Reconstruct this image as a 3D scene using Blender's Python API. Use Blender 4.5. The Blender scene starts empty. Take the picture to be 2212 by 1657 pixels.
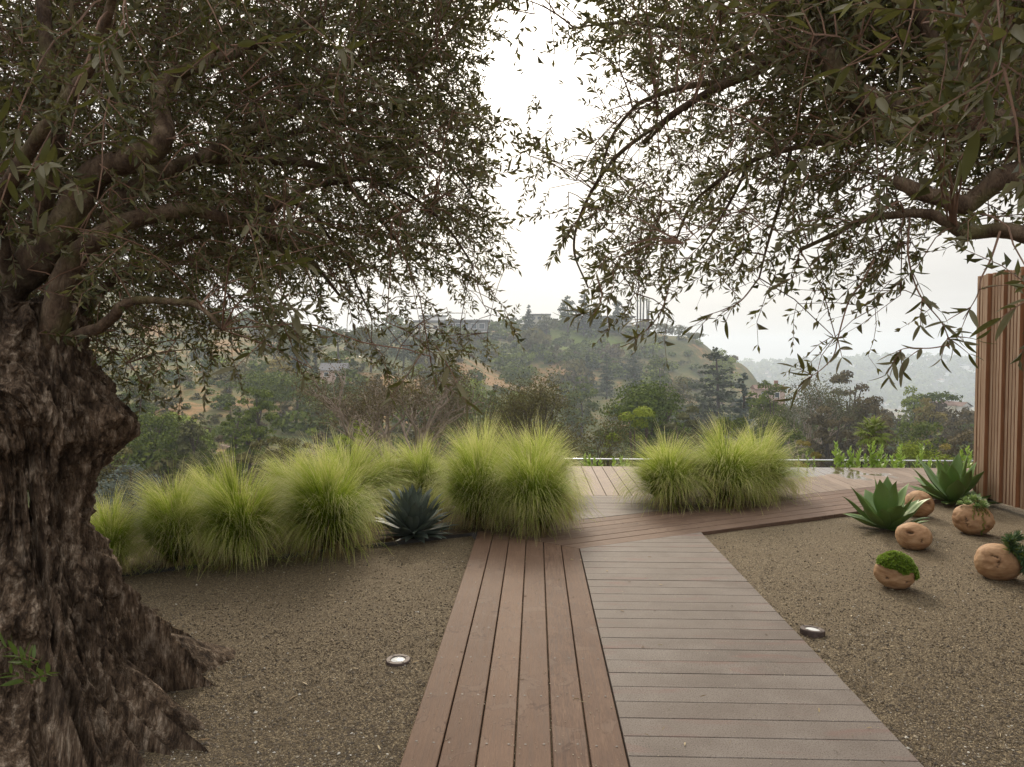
import bpy, math, random
import numpy as np
from mathutils import Vector, Matrix

S = bpy.context.scene
COL = S.collection
R = math.radians
rng = np.random.default_rng(7)
random.seed(7)

# ------------------------------------------------------------------ camera
EYE = 1.533                       # eye height above the boards, boards run along +Y
FPX, CX, CY = 1522.0, 1106.0, 828.5
YAW, PITCH = R(1.93), R(2.03)
cam_data = bpy.data.cameras.new('camera')
cam = bpy.data.objects.new('camera', cam_data)
COL.objects.link(cam)
cam.location = (0, 0, EYE)
cam.rotation_euler = (R(90) - PITCH, 0, YAW)
cam_data.lens = 36.0 * FPX / 2212.0
cam_data.sensor_width = 36.0
cam_data.sensor_fit = 'HORIZONTAL'
cam_data.clip_start = 0.05
cam_data.clip_end = 9000
S.camera = cam

# ------------------------------------------------------------------ world, sun, exposure
SUN_EL, SUN_AZ = R(32), R(-5)     # azimuth clockwise from +Y
world = bpy.data.worlds.new('World')
S.world = world
world.use_nodes = True
wn = world.node_tree
wn.nodes.clear()
SUN_DIR = (math.sin(SUN_AZ) * math.cos(SUN_EL), math.cos(SUN_AZ) * math.cos(SUN_EL), math.sin(SUN_EL))


def build_world():
    N, Lk = wn.nodes, wn.links
    out = N.new('ShaderNodeOutputWorld')
    bg = N.new('ShaderNodeBackground'); bg.inputs['Strength'].default_value = 0.1
    sky = N.new('ShaderNodeTexSky'); sky.sky_type = 'NISHITA'; sky.sun_disc = False
    sky.sun_elevation = SUN_EL; sky.sun_rotation = SUN_AZ
    sky.air_density = 1.0; sky.dust_density = 4.0; sky.ozone_density = 1.0
    tc = N.new('ShaderNodeTexCoord')
    sep = N.new('ShaderNodeSeparateXYZ'); Lk.new(tc.outputs['Generated'], sep.inputs[0])

    def M(op, a, b=None, clamp=False):
        n = N.new('ShaderNodeMath'); n.operation = op; n.use_clamp = clamp
        for i, v in enumerate((a, b)):
            if v is None: continue
            if isinstance(v, (int, float)): n.inputs[i].default_value = v
            else: Lk.new(v, n.inputs[i])
        return n.outputs[0]
    up = M('MAXIMUM', sep.outputs['Z'], 0.0)
    dot = N.new('ShaderNodeVectorMath'); dot.operation = 'DOT_PRODUCT'
    Lk.new(tc.outputs['Generated'], dot.inputs[0]); dot.inputs[1].default_value = SUN_DIR
    d = M('MAXIMUM', dot.outputs['Value'], 0.0)
    glow = M('ADD', M('MULTIPLY', M('POWER', d, 5.0), 3.0), M('MULTIPLY', M('POWER', d, 26.0), 20.0))
    # overcast deck: brighter to the zenith, veiled sun
    lum = M('ADD', M('ADD', M('MULTIPLY', up, CLOUD_ZENITH), CLOUD_BASE), glow)
    mp = N.new('ShaderNodeMapping'); mp.inputs['Scale'].default_value = (1.2, 1.2, 5.0)
    Lk.new(tc.outputs['Generated'], mp.inputs[0])
    nz = N.new('ShaderNodeTexNoise'); nz.inputs['Scale'].default_value = 2.2
    nz.inputs['Detail'].default_value = 5.0; nz.inputs['Roughness'].default_value = 0.55
    Lk.new(mp.outputs[0], nz.inputs['Vector'])
    lum = M('MULTIPLY', lum, M('ADD', M('MULTIPLY', nz.outputs['Fac'], 0.5), 0.75))
    colr = N.new('ShaderNodeMix'); colr.data_type = 'RGBA'
    colr.inputs[6].default_value = (0.99, 0.985, 0.985, 1); colr.inputs[7].default_value = (1.0, 0.93, 0.82, 1)
    Lk.new(M('POWER', d, 2.0), colr.inputs[0])
    sc = N.new('ShaderNodeVectorMath'); sc.operation = 'SCALE'
    Lk.new(colr.outputs[2], sc.inputs[0]); Lk.new(lum, sc.inputs['Scale'])
    mix = N.new('ShaderNodeMix'); mix.data_type = 'RGBA'; mix.inputs[0].default_value = 0.94
    Lk.new(sky.outputs[0], mix.inputs[6]); Lk.new(sc.outputs[0], mix.inputs[7])
    Lk.new(mix.outputs[2], bg.inputs['Color']); Lk.new(bg.outputs[0], out.inputs['Surface'])


CLOUD_BASE, CLOUD_ZENITH = 6.6, 15.5
build_world()
sun = bpy.data.objects.new('sun', bpy.data.lights.new('sun', 'SUN'))
COL.objects.link(sun)
sun.data.energy = 2.6
sun.data.angle = R(11)
sun.data.color = (1.0, 0.87, 0.70)
sun.rotation_euler = Vector(SUN_DIR).to_track_quat('Z', 'Y').to_euler()
sun.location = (0, 0, 40)
vs = S.view_settings
S.display_settings.display_device = 'sRGB'
vs.view_transform = 'Standard'
vs.look = 'None'
vs.exposure = 0.0
vs.gamma = 1.0
vs.use_curve_mapping = False
S.render.engine = 'CYCLES'
S.cycles.use_denoising = True
S.cycles.max_bounces = 8
S.cycles.transparent_max_bounces = 8
S.cycles.volume_bounces = 1
S.cycles.use_adaptive_sampling = True
S.cycles.adaptive_threshold = 0.01

# ------------------------------------------------------------------ measuring helpers
_fw = np.array([-math.sin(YAW) * math.cos(PITCH), math.cos(YAW) * math.cos(PITCH), -math.sin(PITCH)])
_rt = np.array([math.cos(YAW), math.sin(YAW), 0.0])
_up = np.cross(_rt, _fw)


def ray(x, y):
    return _fw + _rt * ((x - CX) / FPX) - _up * ((y - CY) / FPX)


def at(x, y, Y):
    """world point seen at photo position x, y (2212 px wide frame) at distance Y along the boards"""
    d = ray(x, y)
    return np.array([0, 0, EYE]) + d * (Y / d[1])


def on(x, y, z=0.0):
    d = ray(x, y)
    return np.array([0, 0, EYE]) + d * ((z - EYE) / d[2])


def proj(p):
    """photo position of world points (n,3)"""
    q = np.asarray(p) - np.array([0, 0, EYE])
    z = q @ _fw
    return CX + FPX * (q @ _rt) / z, CY - FPX * (q @ _up) / z, z


# ------------------------------------------------------------------ noise
def _hash(i, j, k, seed):
    h = (i.astype(np.int64) * 374761393 + j.astype(np.int64) * 668265263 + k.astype(np.int64) * 2147483647 + seed * 1274126177)
    h = (h ^ (h >> 13)) * 1274126177
    h = h & 0xFFFFFFFF
    h = (h ^ (h >> 16)) & 0xFFFFFF
    return h / float(0xFFFFFF)


def vnoise(p, seed=0):
    p = np.asarray(p, float)
    i = np.floor(p).astype(np.int64)
    f = p - i
    u = f * f * f * (f * (f * 6 - 15) + 10)
    r = 0
    for dx in (0, 1):
        wx = u[:, 0] if dx else 1 - u[:, 0]
        for dy in (0, 1):
            wy = u[:, 1] if dy else 1 - u[:, 1]
            for dz in (0, 1):
                wz = u[:, 2] if dz else 1 - u[:, 2]
                r = r + wx * wy * wz * _hash(i[:, 0] + dx, i[:, 1] + dy, i[:, 2] + dz, seed)
    return r * 2 - 1


def fbm(p, oct=4, seed=0, gain=0.5):
    a, s, r = 1.0, 1.0, 0
    for o in range(oct):
        r = r + a * vnoise(np.asarray(p) * s, seed + o * 17)
        a *= gain; s *= 2.03
    return r


# ------------------------------------------------------------------ mesh helpers
class Geo:
    """collects vertices and faces; build() links them as one mesh object"""
    def __init__(self):
        self.V, self.Q, self.T, self.tint, self.n = [], [], [], [], 0

    def add(self, V, quads=None, tris=None, tint=None):
        V = np.asarray(V, float).reshape(-1, 3)
        if quads is not None and len(quads): self.Q.append(np.asarray(quads, np.int64).reshape(-1, 4) + self.n)
        if tris is not None and len(tris): self.T.append(np.asarray(tris, np.int64).reshape(-1, 3) + self.n)
        self.V.append(V)
        if tint is None: tint = np.full(len(V), 0.5)
        elif np.isscalar(tint): tint = np.full(len(V), float(tint))
        self.tint.append(np.asarray(tint, float))
        self.n += len(V)
        return self

    def mesh(self, name, mat, smooth=False):
        me = bpy.data.meshes.new(name)
        V = np.concatenate(self.V) if self.V else np.zeros((0, 3))
        Q = np.concatenate(self.Q) if self.Q else np.zeros((0, 4), np.int64)
        T = np.concatenate(self.T) if self.T else np.zeros((0, 3), np.int64)
        me.vertices.add(len(V)); me.vertices.foreach_set('co', V.ravel())
        me.loops.add(len(Q) * 4 + len(T) * 3)
        me.loops.foreach_set('vertex_index', np.concatenate([Q.ravel(), T.ravel()]).astype(np.int32))
        me.polygons.add(len(Q) + len(T))
        ls = np.concatenate([np.arange(len(Q)) * 4, len(Q) * 4 + np.arange(len(T)) * 3]).astype(np.int32)
        me.polygons.foreach_set('loop_start', ls)
        if smooth: me.polygons.foreach_set('use_smooth', np.ones(len(Q) + len(T), bool))
        at_ = me.attributes.new('tint', 'FLOAT', 'POINT')
        at_.data.foreach_set('value', np.concatenate(self.tint).astype(np.float32))
        me.update(calc_edges=True)
        if not smooth and 'blades' not in name: me.shade_flat()
        if mat: me.materials.append(mat)
        return me

    def build(self, name, mat, parent=None, smooth=False, **kw):
        return link(name, self.mesh(name, mat, smooth), parent, **kw)


def link(name, me, parent=None, loc=None, **kw):
    o = bpy.data.objects.new(name, me)
    COL.objects.link(o)
    if parent is not None: o.parent = parent
    if loc is not None: o.location = loc
    for k, v in kw.items(): o[k] = v
    return o


def thing(name, label, cat, loc=(0, 0, 0), rz=0.0, group=None):
    o = bpy.data.objects.new(name, None)
    COL.objects.link(o)
    o.location = loc; o.rotation_euler = (0, 0, rz)
    o['label'] = label; o['category'] = cat
    if group: o['group'] = group
    o.empty_display_size = 0.1
    return o


def tag(o, label, cat, group=None):
    o['label'] = label; o['category'] = cat
    if group: o['group'] = group
    return o


def dup(root, loc, rz=0.0, scale=None, label=None, group=None):
    r = root.copy(); COL.objects.link(r)
    r.location = loc; r.rotation_euler = (0, 0, rz)
    if scale is not None: r.scale = scale if hasattr(scale, '__len__') else (scale,) * 3
    if label: r['label'] = label
    if group: r['group'] = group
    for ch in list(root.children):
        c = ch.copy(); COL.objects.link(c); c.parent = r
        for g in ch.children:
            d = g.copy(); COL.objects.link(d); d.parent = c
    return r


def box(lo, hi):
    x0, y0, z0 = lo; x1, y1, z1 = hi
    V = [(x0, y0, z0), (x1, y0, z0), (x1, y1, z0), (x0, y1, z0), (x0, y0, z1), (x1, y0, z1), (x1, y1, z1), (x0, y1, z1)]
    Q = [(0, 3, 2, 1), (4, 5, 6, 7), (0, 1, 5, 4), (1, 2, 6, 5), (2, 3, 7, 6), (3, 0, 4, 7)]
    return V, Q


def bevel_box(lo, hi, b=0.002):
    """box with all twelve edges chamfered: three crossing slabs' corner points"""
    lo, hi = np.array(lo, float), np.array(hi, float)
    c, h = (lo + hi) / 2, (hi - lo) / 2
    V, idx = [], {}
    for sx in (-1, 1):
        for sy in (-1, 1):
            for sz in (-1, 1):
                s = np.array([sx, sy, sz])
                for a in range(3):
                    p = h - b; p = p.copy(); p[a] = h[a]
                    idx[(sx, sy, sz, a)] = len(V); V.append(c + s * p)
    Q, T = [], []
    for a in range(3):
        u, v = (a + 1) % 3, (a + 2) % 3
        for s in (-1, 1):
            f = []
            for (p, q) in ((-1, -1), (1, -1), (1, 1), (-1, 1)):
                k = [0, 0, 0]; k[a] = s; k[u] = p; k[v] = q
                f.append(idx[(*k, a)])
            Q.append(f if s > 0 else f[::-1])
        for p in (-1, 1):
            for q in (-1, 1):
                k0 = [0, 0, 0]; k0[u] = p; k0[v] = q; k1 = list(k0); k0[a] = -1; k1[a] = 1
                f = [idx[(*k0, u)], idx[(*k1, u)], idx[(*k1, v)], idx[(*k0, v)]]
                Q.append(f if p * q > 0 else f[::-1])
    for sx in (-1, 1):
        for sy in (-1, 1):
            for sz in (-1, 1):
                f = [idx[(sx, sy, sz, a)] for a in range(3)]
                T.append(f if sx * sy * sz > 0 else f[::-1])
    return V, Q, T


def clip_poly(P, n, c):
    """keep the part of polygon P where n.p <= c"""
    out = []
    for i in range(len(P)):
        a, b = P[i], P[(i + 1) % len(P)]
        da, db = n[0] * a[0] + n[1] * a[1] - c, n[0] * b[0] + n[1] * b[1] - c
        if da <= 0: out.append(a)
        if (da < 0 < db) or (db < 0 < da):
            t = da / (da - db)
            out.append((a[0] + (b[0] - a[0]) * t, a[1] + (b[1] - a[1]) * t))
    return out


def prism_mesh(name, P, z0, z1, mat, b=0.002):
    """plank from a convex outline with a small chamfer round the top edge"""
    P = [np.array(p, float) for p in P]
    Pc = []
    for p in P:
        if not Pc or np.linalg.norm(p - Pc[-1]) > 1e-4: Pc.append(p)
    if len(Pc) > 1 and np.linalg.norm(Pc[0] - Pc[-1]) < 1e-4: Pc.pop()
    P = Pc
    n = len(P)
    if n < 3: return None
    A = sum(P[i][0] * P[(i + 1) % n][1] - P[(i + 1) % n][0] * P[i][1] for i in range(n))
    if abs(A) < 2e-3: return None
    if A < 0: P = P[::-1]
    I = []
    for i in range(n):
        e0 = P[i] - P[i - 1]; e1 = P[(i + 1) % n] - P[i]
        e0 /= np.linalg.norm(e0); e1 /= np.linalg.norm(e1)
        n0, n1 = np.array([-e0[1], e0[0]]), np.array([-e1[1], e1[0]])
        m = n0 + n1
        k = b / max(0.35, (m @ m) / 2)
        I.append(P[i] + m * k)
    V = [(p[0], p[1], z0) for p in P] + [(p[0], p[1], z1 - b) for p in P] + [(p[0], p[1], z1) for p in I]
    F = [tuple(range(n))[::-1], tuple(range(2 * n, 3 * n))]
    for i in range(n):
        j = (i + 1) % n
        F.append((i, j, n + j, n + i)); F.append((n + i, n + j, 2 * n + j, 2 * n + i))
    me = bpy.data.meshes.new(name)
    me.from_pydata(V, [], F); me.update()
    me.materials.append(mat)
    return me


def smooth_path(P, rad, m=6):
    """Catmull-Rom through P with radii; m steps per span"""
    P = np.asarray(P, float); rad = np.asarray(rad, float)
    Q = np.vstack([2 * P[0] - P[1], P, 2 * P[-1] - P[-2]])
    out, rr = [], []
    for i in range(len(P) - 1):
        p0, p1, p2, p3 = Q[i:i + 4]
        for k in range(m):
            t = k / m
            out.append(0.5 * (2 * p1 + (p2 - p0) * t + (2 * p0 - 5 * p1 + 4 * p2 - p3) * t * t + (3 * p1 - p0 - 3 * p2 + p3) * t ** 3))
            rr.append(rad[i] * (1 - t) + rad[i + 1] * t)
    out.append(P[-1]); rr.append(rad[-1])
    return np.array(out), np.array(rr)


def tube(P, rad, sides=6, cap=True):
    P = np.asarray(P, float); rad = np.asarray(rad, float)
    n = len(P)
    T = np.gradient(P, axis=0)
    T /= np.linalg.norm(T, axis=1)[:, None] + 1e-9
    ref = np.array([0.31, 0.17, 0.93]) if abs(T[0][2]) < 0.9 else np.array([1.0, 0.1, 0])
    u = np.cross(T[0], ref); u /= np.linalg.norm(u)
    U = [u]
    for i in range(1, n):
        u = U[-1] - T[i] * (U[-1] @ T[i]); u /= np.linalg.norm(u) + 1e-9
        U.append(u)
    U = np.array(U); W = np.cross(T, U)
    a = np.arange(sides) * 2 * math.pi / sides
    V = P[:, None, :] + rad[:, None, None] * (np.cos(a)[None, :, None] * U[:, None, :] + np.sin(a)[None, :, None] * W[:, None, :])
    V = V.reshape(-1, 3)
    i = np.arange(n - 1)[:, None] * sides; k = np.arange(sides)[None, :]; k2 = (k + 1) % sides
    Q = np.stack([i + k, i + k2, i + sides + k2, i + sides + k], -1).reshape(-1, 4)
    Tr = []
    if cap:
        V = np.vstack([V, P[0], P[-1]])
        c0, c1 = n * sides, n * sides + 1
        Tr = [(c0, (j + 1) % sides, j) for j in range(sides)] + [(c1, (n - 1) * sides + j, (n - 1) * sides + (j + 1) % sides) for j in range(sides)]
    return V, Q, Tr


def grid_faces(n, m, wrap=False):
    i = np.arange(n - 1)[:, None]; j = np.arange(m if wrap else m - 1)[None, :]
    j2 = (j + 1) % m if wrap else j + 1
    return np.stack([i * m + j + 0 * i, i * m + j2, (i + 1) * m + j2, (i + 1) * m + j + 0 * j2], -1).reshape(-1, 4)


def basis(d, roll):
    """rotation matrices (n,3,3) whose x axis is d"""
    d = d / (np.linalg.norm(d, axis=1)[:, None] + 1e-9)
    ref = np.tile(np.array([0, 0, 1.0]), (len(d), 1))
    ref[np.abs(d[:, 2]) > 0.95] = (1, 0, 0)
    y = np.cross(ref, d); y /= np.linalg.norm(y, axis=1)[:, None]
    z = np.cross(d, y)
    c, s = np.cos(roll)[:, None], np.sin(roll)[:, None]
    return np.stack([d, y * c + z * s, z * c - y * s], -1)


# ------------------------------------------------------------------ materials
class Mat:
    def __init__(self, name):
        self.m = bpy.data.materials.new(name); self.m.use_nodes = True
        self.nt = self.m.node_tree; self.N = self.nt.nodes; self.L = self.nt.links
        self.b = self.N['Principled BSDF']; self.out = self.N['Material Output']
        self.tc = self.N.new('ShaderNodeTexCoord')

    def set(self, k, v):
        i = self.b.inputs[k] if isinstance(k, str) else k
        if isinstance(v, (int, float)): i.default_value = v
        elif isinstance(v, tuple): i.default_value = v if len(v) == 4 else (*v, 1)
        else: self.L.new(v, i)
        return self

    def vec(self, scale=(1, 1, 1), src='Object', warp=None):
        mp = self.N.new('ShaderNodeMapping'); mp.inputs['Scale'].default_value = scale
        self.L.new(self.tc.outputs[src], mp.inputs[0])
        return mp.outputs[0]

    def rnd_vec(self, scale=(1, 1, 1)):
        """object coordinates shifted by a random amount for each object"""
        oi = self.N.new('ShaderNodeObjectInfo')
        k = self.N.new('ShaderNodeMath'); k.operation = 'MULTIPLY'; self.L.new(oi.outputs['Random'], k.inputs[0]); k.inputs[1].default_value = 37.0
        a = self.N.new('ShaderNodeVectorMath'); a.operation = 'ADD'
        self.L.new(self.tc.outputs['Object'], a.inputs[0]); self.L.new(k.outputs[0], a.inputs[1])
        mp = self.N.new('ShaderNodeMapping'); mp.inputs['Scale'].default_value = scale
        self.L.new(a.outputs[0], mp.inputs[0])
        return mp.outputs[0]

    def rnd(self):
        return self.N.new('ShaderNodeObjectInfo').outputs['Random']

    def noise(self, vec, scale, detail=3, rough=0.55, dist=0.0, out='Fac'):
        n = self.N.new('ShaderNodeTexNoise'); self.L.new(vec, n.inputs['Vector'])
        n.inputs['Scale'].default_value = scale; n.inputs['Detail'].default_value = detail
        n.inputs['Roughness'].default_value = rough; n.inputs['Distortion'].default_value = dist
        return n.outputs[out]

    def voro(self, vec, scale, feat='F1', out='Color', rnd=1.0):
        n = self.N.new('ShaderNodeTexVoronoi'); n.feature = feat; self.L.new(vec, n.inputs['Vector'])
        n.inputs['Scale'].default_value = scale; n.inputs['Randomness'].default_value = rnd
        return n.outputs[out]

    def ramp(self, fac, stops):
        n = self.N.new('ShaderNodeValToRGB'); self.L.new(fac, n.inputs[0])
        el = n.color_ramp.elements
        while len(el) < len(stops): el.new(0.5)
        for e, (p, c) in zip(el, stops):
            e.position = p
            e.color = (c, c, c, 1) if isinstance(c, (int, float)) else (*c, 1)
        return n.outputs[0]

    def mix(self, fac, a, b, mode='MIX'):
        n = self.N.new('ShaderNodeMix'); n.data_type = 'RGBA'; n.blend_type = mode
        self.set(n.inputs[0], fac); self.set(n.inputs[6], a); self.set(n.inputs[7], b)
        return n.outputs[2]

    def math(self, op, a, b=0.0, clamp=False):
        n = self.N.new('ShaderNodeMath'); n.operation = op; n.use_clamp = clamp
        self.set(n.inputs[0], a); self.set(n.inputs[1], b)
        return n.outputs[0]

    def attr(self, name='tint'):
        n = self.N.new('ShaderNodeAttribute'); n.attribute_name = name
        return n.outputs['Fac']

    def bump(self, h, strength=0.5, dist=0.01):
        n = self.N.new('ShaderNodeBump'); self.L.new(h, n.inputs['Height'])
        n.inputs['Strength'].default_value = strength; n.inputs['Distance'].default_value = dist
        self.L.new(n.outputs[0], self.b.inputs['Normal'])
        return n

    def translucent(self, color, amount):
        t = self.N.new('ShaderNodeBsdfTranslucent'); self.set(t.inputs['Color'], color)
        x = self.N.new('ShaderNodeMixShader'); x.inputs[0].default_value = amount
        self.L.new(self.b.outputs[0], x.inputs[1]); self.L.new(t.outputs[0], x.inputs[2])
        self.L.new(x.outputs[0], self.out.inputs['Surface'])


def leaf_mat(name, dark, mid, light, trans=0.3, rough=0.5, under=None, spec=0.3, tl=None, objvar=0.0):
    M = Mat(name)
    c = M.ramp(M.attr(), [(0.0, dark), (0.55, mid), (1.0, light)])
    if objvar:
        c = M.mix(M.math('MULTIPLY', M.rnd(), objvar), c, tuple(x * 0.6 for x in dark))
    if under:
        g = M.N.new('ShaderNodeNewGeometry')
        c = M.mix(g.outputs['Backfacing'], c, under)
    M.set('Base Color', c).set('Roughness', rough).set('Specular IOR Level', spec)
    M.translucent(M.mix(0.5, c, tl or light), trans)
    return M.m


def build_wood(name, dark, mid, light, axis, scale=1.0, stains=True, wet=False):
    """weathered boards; grain along axis ('x' or 'y')"""
    M = Mat(name)
    long_, short = 1.4 * scale, 26 * scale
    v = M.rnd_vec((short, long_, short) if axis == 'y' else (long_, short, short))
    v0 = M.rnd_vec((1, 1, 1))
    g = M.noise(v, 3.0, 6, 0.62, 0.6)
    fine = M.noise(v, 14.0, 3, 0.6)
    broad = M.noise(v0, 3.2, 4, 0.6)
    c = M.ramp(M.math('ADD', M.math('MULTIPLY', g, 0.65), M.math('MULTIPLY', broad, 0.35)), [(0.36, dark), (0.5, mid), (0.64, light)])
    c = M.mix(M.math('MULTIPLY', M.ramp(fine, [(0.48, 0.0), (0.66, 1.0)]), 0.55), c, tuple(x * 0.55 for x in dark))
    per = M.rnd()
    c = M.mix(M.math('MULTIPLY', per, 0.4), c, tuple(min(1, x * 1.3) for x in light))
    per2 = M.math('FRACT', M.math('MULTIPLY', per, 7.31))
    c = M.mix(M.math('MULTIPLY', per2, 0.38), c, tuple(x * 0.72 for x in dark))
    if stains:
        w = M.noise(v0, 5.5, 3, 0.55, 1.1)
        ring = M.ramp(M.math('ABSOLUTE', M.math('SUBTRACT', w, 0.57)), [(0.0, 1.0), (0.012, 0.0)])
        where = M.ramp(M.noise(v0, 1.7, 2), [(0.44, 0.0), (0.54, 1.0)])
        c = M.mix(M.math('MULTIPLY', M.math('MULTIPLY', ring, where), 0.75), c, (0.055, 0.028, 0.02))
        soak = M.ramp(w, [(0.57, 0.0), (0.6, 1.0)])
        c = M.mix(M.math('MULTIPLY', M.math('MULTIPLY', soak, where), 0.22), c, (0.2, 0.15, 0.115))
    M.set('Base Color', c)
    r = M.math('ADD', M.math('MULTIPLY', g, 0.22), 0.55)
    h = M.math('ADD', g, M.math('MULTIPLY', fine, 0.4))
    if wet:
        vw = M.vec((1, 1, 1))
        sep = M.N.new('ShaderNodeSeparateXYZ'); M.L.new(vw, sep.inputs[0])
        n = M.noise(vw, 2.3, 4, 0.55, 0.5)
        # the far strip of the deck near the edge stays wet
        lo = M.math('MULTIPLY', M.math('SUBTRACT', sep.outputs['Y'], 9.25), 0.55)
        rx = M.math('MINIMUM', M.math('MULTIPLY', M.math('SUBTRACT', sep.outputs['X'], 2.6), 0.8), M.math('MULTIPLY', M.math('SUBTRACT', 4.6, sep.outputs['X']), 0.6))
        k = M.math('MINIMUM', M.math('MINIMUM', lo, rx), 0.27)
        wetm = M.ramp(M.math('ADD', M.math('SUBTRACT', n, 0.5), k), [(0.0, 0.0), (0.07, 1.0)])
        c2 = M.mix(M.math('MULTIPLY', wetm, 0.6), c, tuple(x * 0.3 for x in dark))
        M.set('Base Color', c2)
        r = M.mix(wetm, M.mix(1.0, r, r), (0.09, 0.09, 0.09))
        h = M.math('MULTIPLY', h, M.math('SUBTRACT', 1.0, M.math('MULTIPLY', wetm, 0.97)))
    M.set('Roughness', r).set('Specular IOR Level', 0.3 if wet else 0.14)
    M.bump(h, 0.35, 0.003)
    return M.m


def build_composite():
    M = Mat('composite_board')
    v = M.vec((1, 1, 1)); vr = M.rnd_vec((1, 1, 1))
    fine = M.noise(v, 170, 2, 0.75)
    broad = M.noise(vr, 2.4, 4, 0.6)
    c = M.ramp(broad, [(0.32, (0.12, 0.096, 0.08)), (0.5, (0.168, 0.141, 0.121)), (0.68, (0.215, 0.187, 0.164))])
    c = M.mix(M.ramp(fine, [(0.52, 0.0), (0.64, 0.85)]), c, (0.05, 0.037, 0.03))
    c = M.mix(M.ramp(fine, [(0.28, 0.6), (0.4, 0.0)]), c, (0.3, 0.25, 0.2))
    vs_ = M.rnd_vec((1.6, 7, 1))
    red = M.ramp(M.noise(vs_, 1.3, 4, 0.6, 0.4), [(0.56, 0.0), (0.72, 1.0)])
    c = M.mix(M.math('MULTIPLY', red, 0.5), c, (0.185, 0.08, 0.066))
    per = M.rnd()
    c = M.mix(M.math('MULTIPLY', per, 0.28), c, (0.15, 0.118, 0.098))
    M.set('Base Color', c).set('Roughness', M.math('ADD', M.math('MULTIPLY', broad, 0.2), 0.55)).set('Specular IOR Level', 0.18)
    M.bump(fine, 0.35, 0.0025)
    return M.m


def build_gravel(name, cols, scale, bump=0.8):
    M = Mat(name)
    v = M.vec((1, 1, 1))
    cell = M.voro(v, scale)
    bw = M.N.new('ShaderNodeSeparateColor'); M.L.new(cell, bw.inputs[0])
    d = M.voro(v, scale, 'F1', 'Distance')
    c = M.ramp(bw.outputs[0], cols)
    dirt = M.noise(v, 2.2, 4, 0.6)
    c = M.mix(M.math('MULTIPLY', M.ramp(dirt, [(0.5, 0.0), (0.7, 1.0)]), 0.5), c, (0.13, 0.096, 0.056))
    M.set('Base Color', c).set('Roughness', 0.85).set('Specular IOR Level', 0.25)
    M.bump(M.math('SUBTRACT', 1.0, d), bump, 0.006)
    return M.m


def build_bark(name, dark, mid, light, zs=0.3, sc=9.0, moss=0.0, bump=0.9):
    M = Mat(name)
    v = M.vec((1, 1, zs))
    a = M.noise(v, sc, 9, 0.68, 0.15)
    b = M.noise(M.vec((1, 1, 1)), 3.0, 4, 0.6)
    crack = M.math('ABSOLUTE', M.math('SUBTRACT', M.noise(M.vec((1, 1, zs * 0.8)), sc * 2.6, 4, 0.55, 0.35), 0.5))
    c = M.ramp(a, [(0.4, dark), (0.52, mid), (0.66, light)])
    c = M.mix(M.math('MULTIPLY', M.ramp(b, [(0.42, 0.0), (0.66, 1.0)]), 0.55), c, tuple(x * 0.5 for x in dark))
    c = M.mix(M.ramp(crack, [(0.0, 0.4), (0.05, 0.0)]), c, tuple(x * 0.4 for x in dark))
    if moss:
        ms = M.ramp(M.noise(M.vec((1, 1, 1)), 5.0, 4, 0.6), [(0.5, 0.0), (0.65, 1.0)])
        c = M.mix(M.math('MULTIPLY', ms, moss), c, (0.09, 0.085, 0.025))
    M.set('Base Color', c).set('Roughness', 0.85).set('Specular IOR Level', 0.2)
    M.bump(M.math('ADD', a, M.math('MULTIPLY', M.ramp(crack, [(0.0, 0.0), (0.12, 1.0)]), 0.45)), bump, 0.012)
    return M.m


def plain(name, col, rough=0.6, metal=0.0, var=0.25, sc=8.0, spec=0.4):
    M = Mat(name)
    n = M.noise(M.vec((1, 1, 1)), sc, 5, 0.6)
    M.set('Base Color', M.mix(M.ramp(n, [(0.35, 0.0), (0.65, 1.0)]), tuple(x * (1 - var) for x in col), tuple(min(1, x * (1 + var * 0.6)) for x in col)))
    M.set('Roughness', rough).set('Metallic', metal).set('Specular IOR Level', spec)
    return M.m


MT = {}
MT['plank_y'] = build_wood('ipe_boards_long', (0.075, 0.04, 0.026), (0.136, 0.08, 0.053), (0.2, 0.128, 0.087), 'y')
MT['plank_d'] = build_wood('ipe_boards_diagonal', (0.078, 0.045, 0.031), (0.142, 0.09, 0.064), (0.2, 0.135, 0.098), 'x')
MT['plank_deck'] = build_wood('deck_boards_far', (0.1, 0.066, 0.046), (0.165, 0.116, 0.082), (0.235, 0.175, 0.13), 'y', stains=False, wet=True)
MT['composite'] = build_composite()
MT['underlay'] = plain('dark_subframe', (0.02, 0.016, 0.013), 0.9)
MT['gravel'] = build_gravel('gravel_ground', [(0.0, (0.05, 0.036, 0.022)), (0.3, (0.09, 0.066, 0.04)), (0.55, (0.132, 0.098, 0.057)), (0.8, (0.195, 0.15, 0.088)), (1.0, (0.38, 0.31, 0.2))], 210)
M_ = Mat('gravel_stone')
MT['stone'] = M_.m
M_.set('Base Color', M_.ramp(M_.attr(), [(0.0, (0.075, 0.06, 0.045)), (0.25, (0.115, 0.086, 0.056)), (0.5, (0.125, 0.09, 0.051)), (0.75, (0.19, 0.14, 0.078)), (0.93, (0.36, 0.31, 0.23)), (1.0, (0.62, 0.58, 0.5))])).set('Roughness', 0.75)
MT['soil'] = build_gravel('bed_soil', [(0.0, (0.035, 0.022, 0.014)), (0.5, (0.085, 0.052, 0.03)), (1.0, (0.16, 0.105, 0.06))], 60)
MT['bark'] = build_bark('olive_trunk_bark', (0.045, 0.028, 0.017), (0.165, 0.11, 0.07), (0.46, 0.36, 0.265), 0.28, 26.0, bump=1.0)
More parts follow.
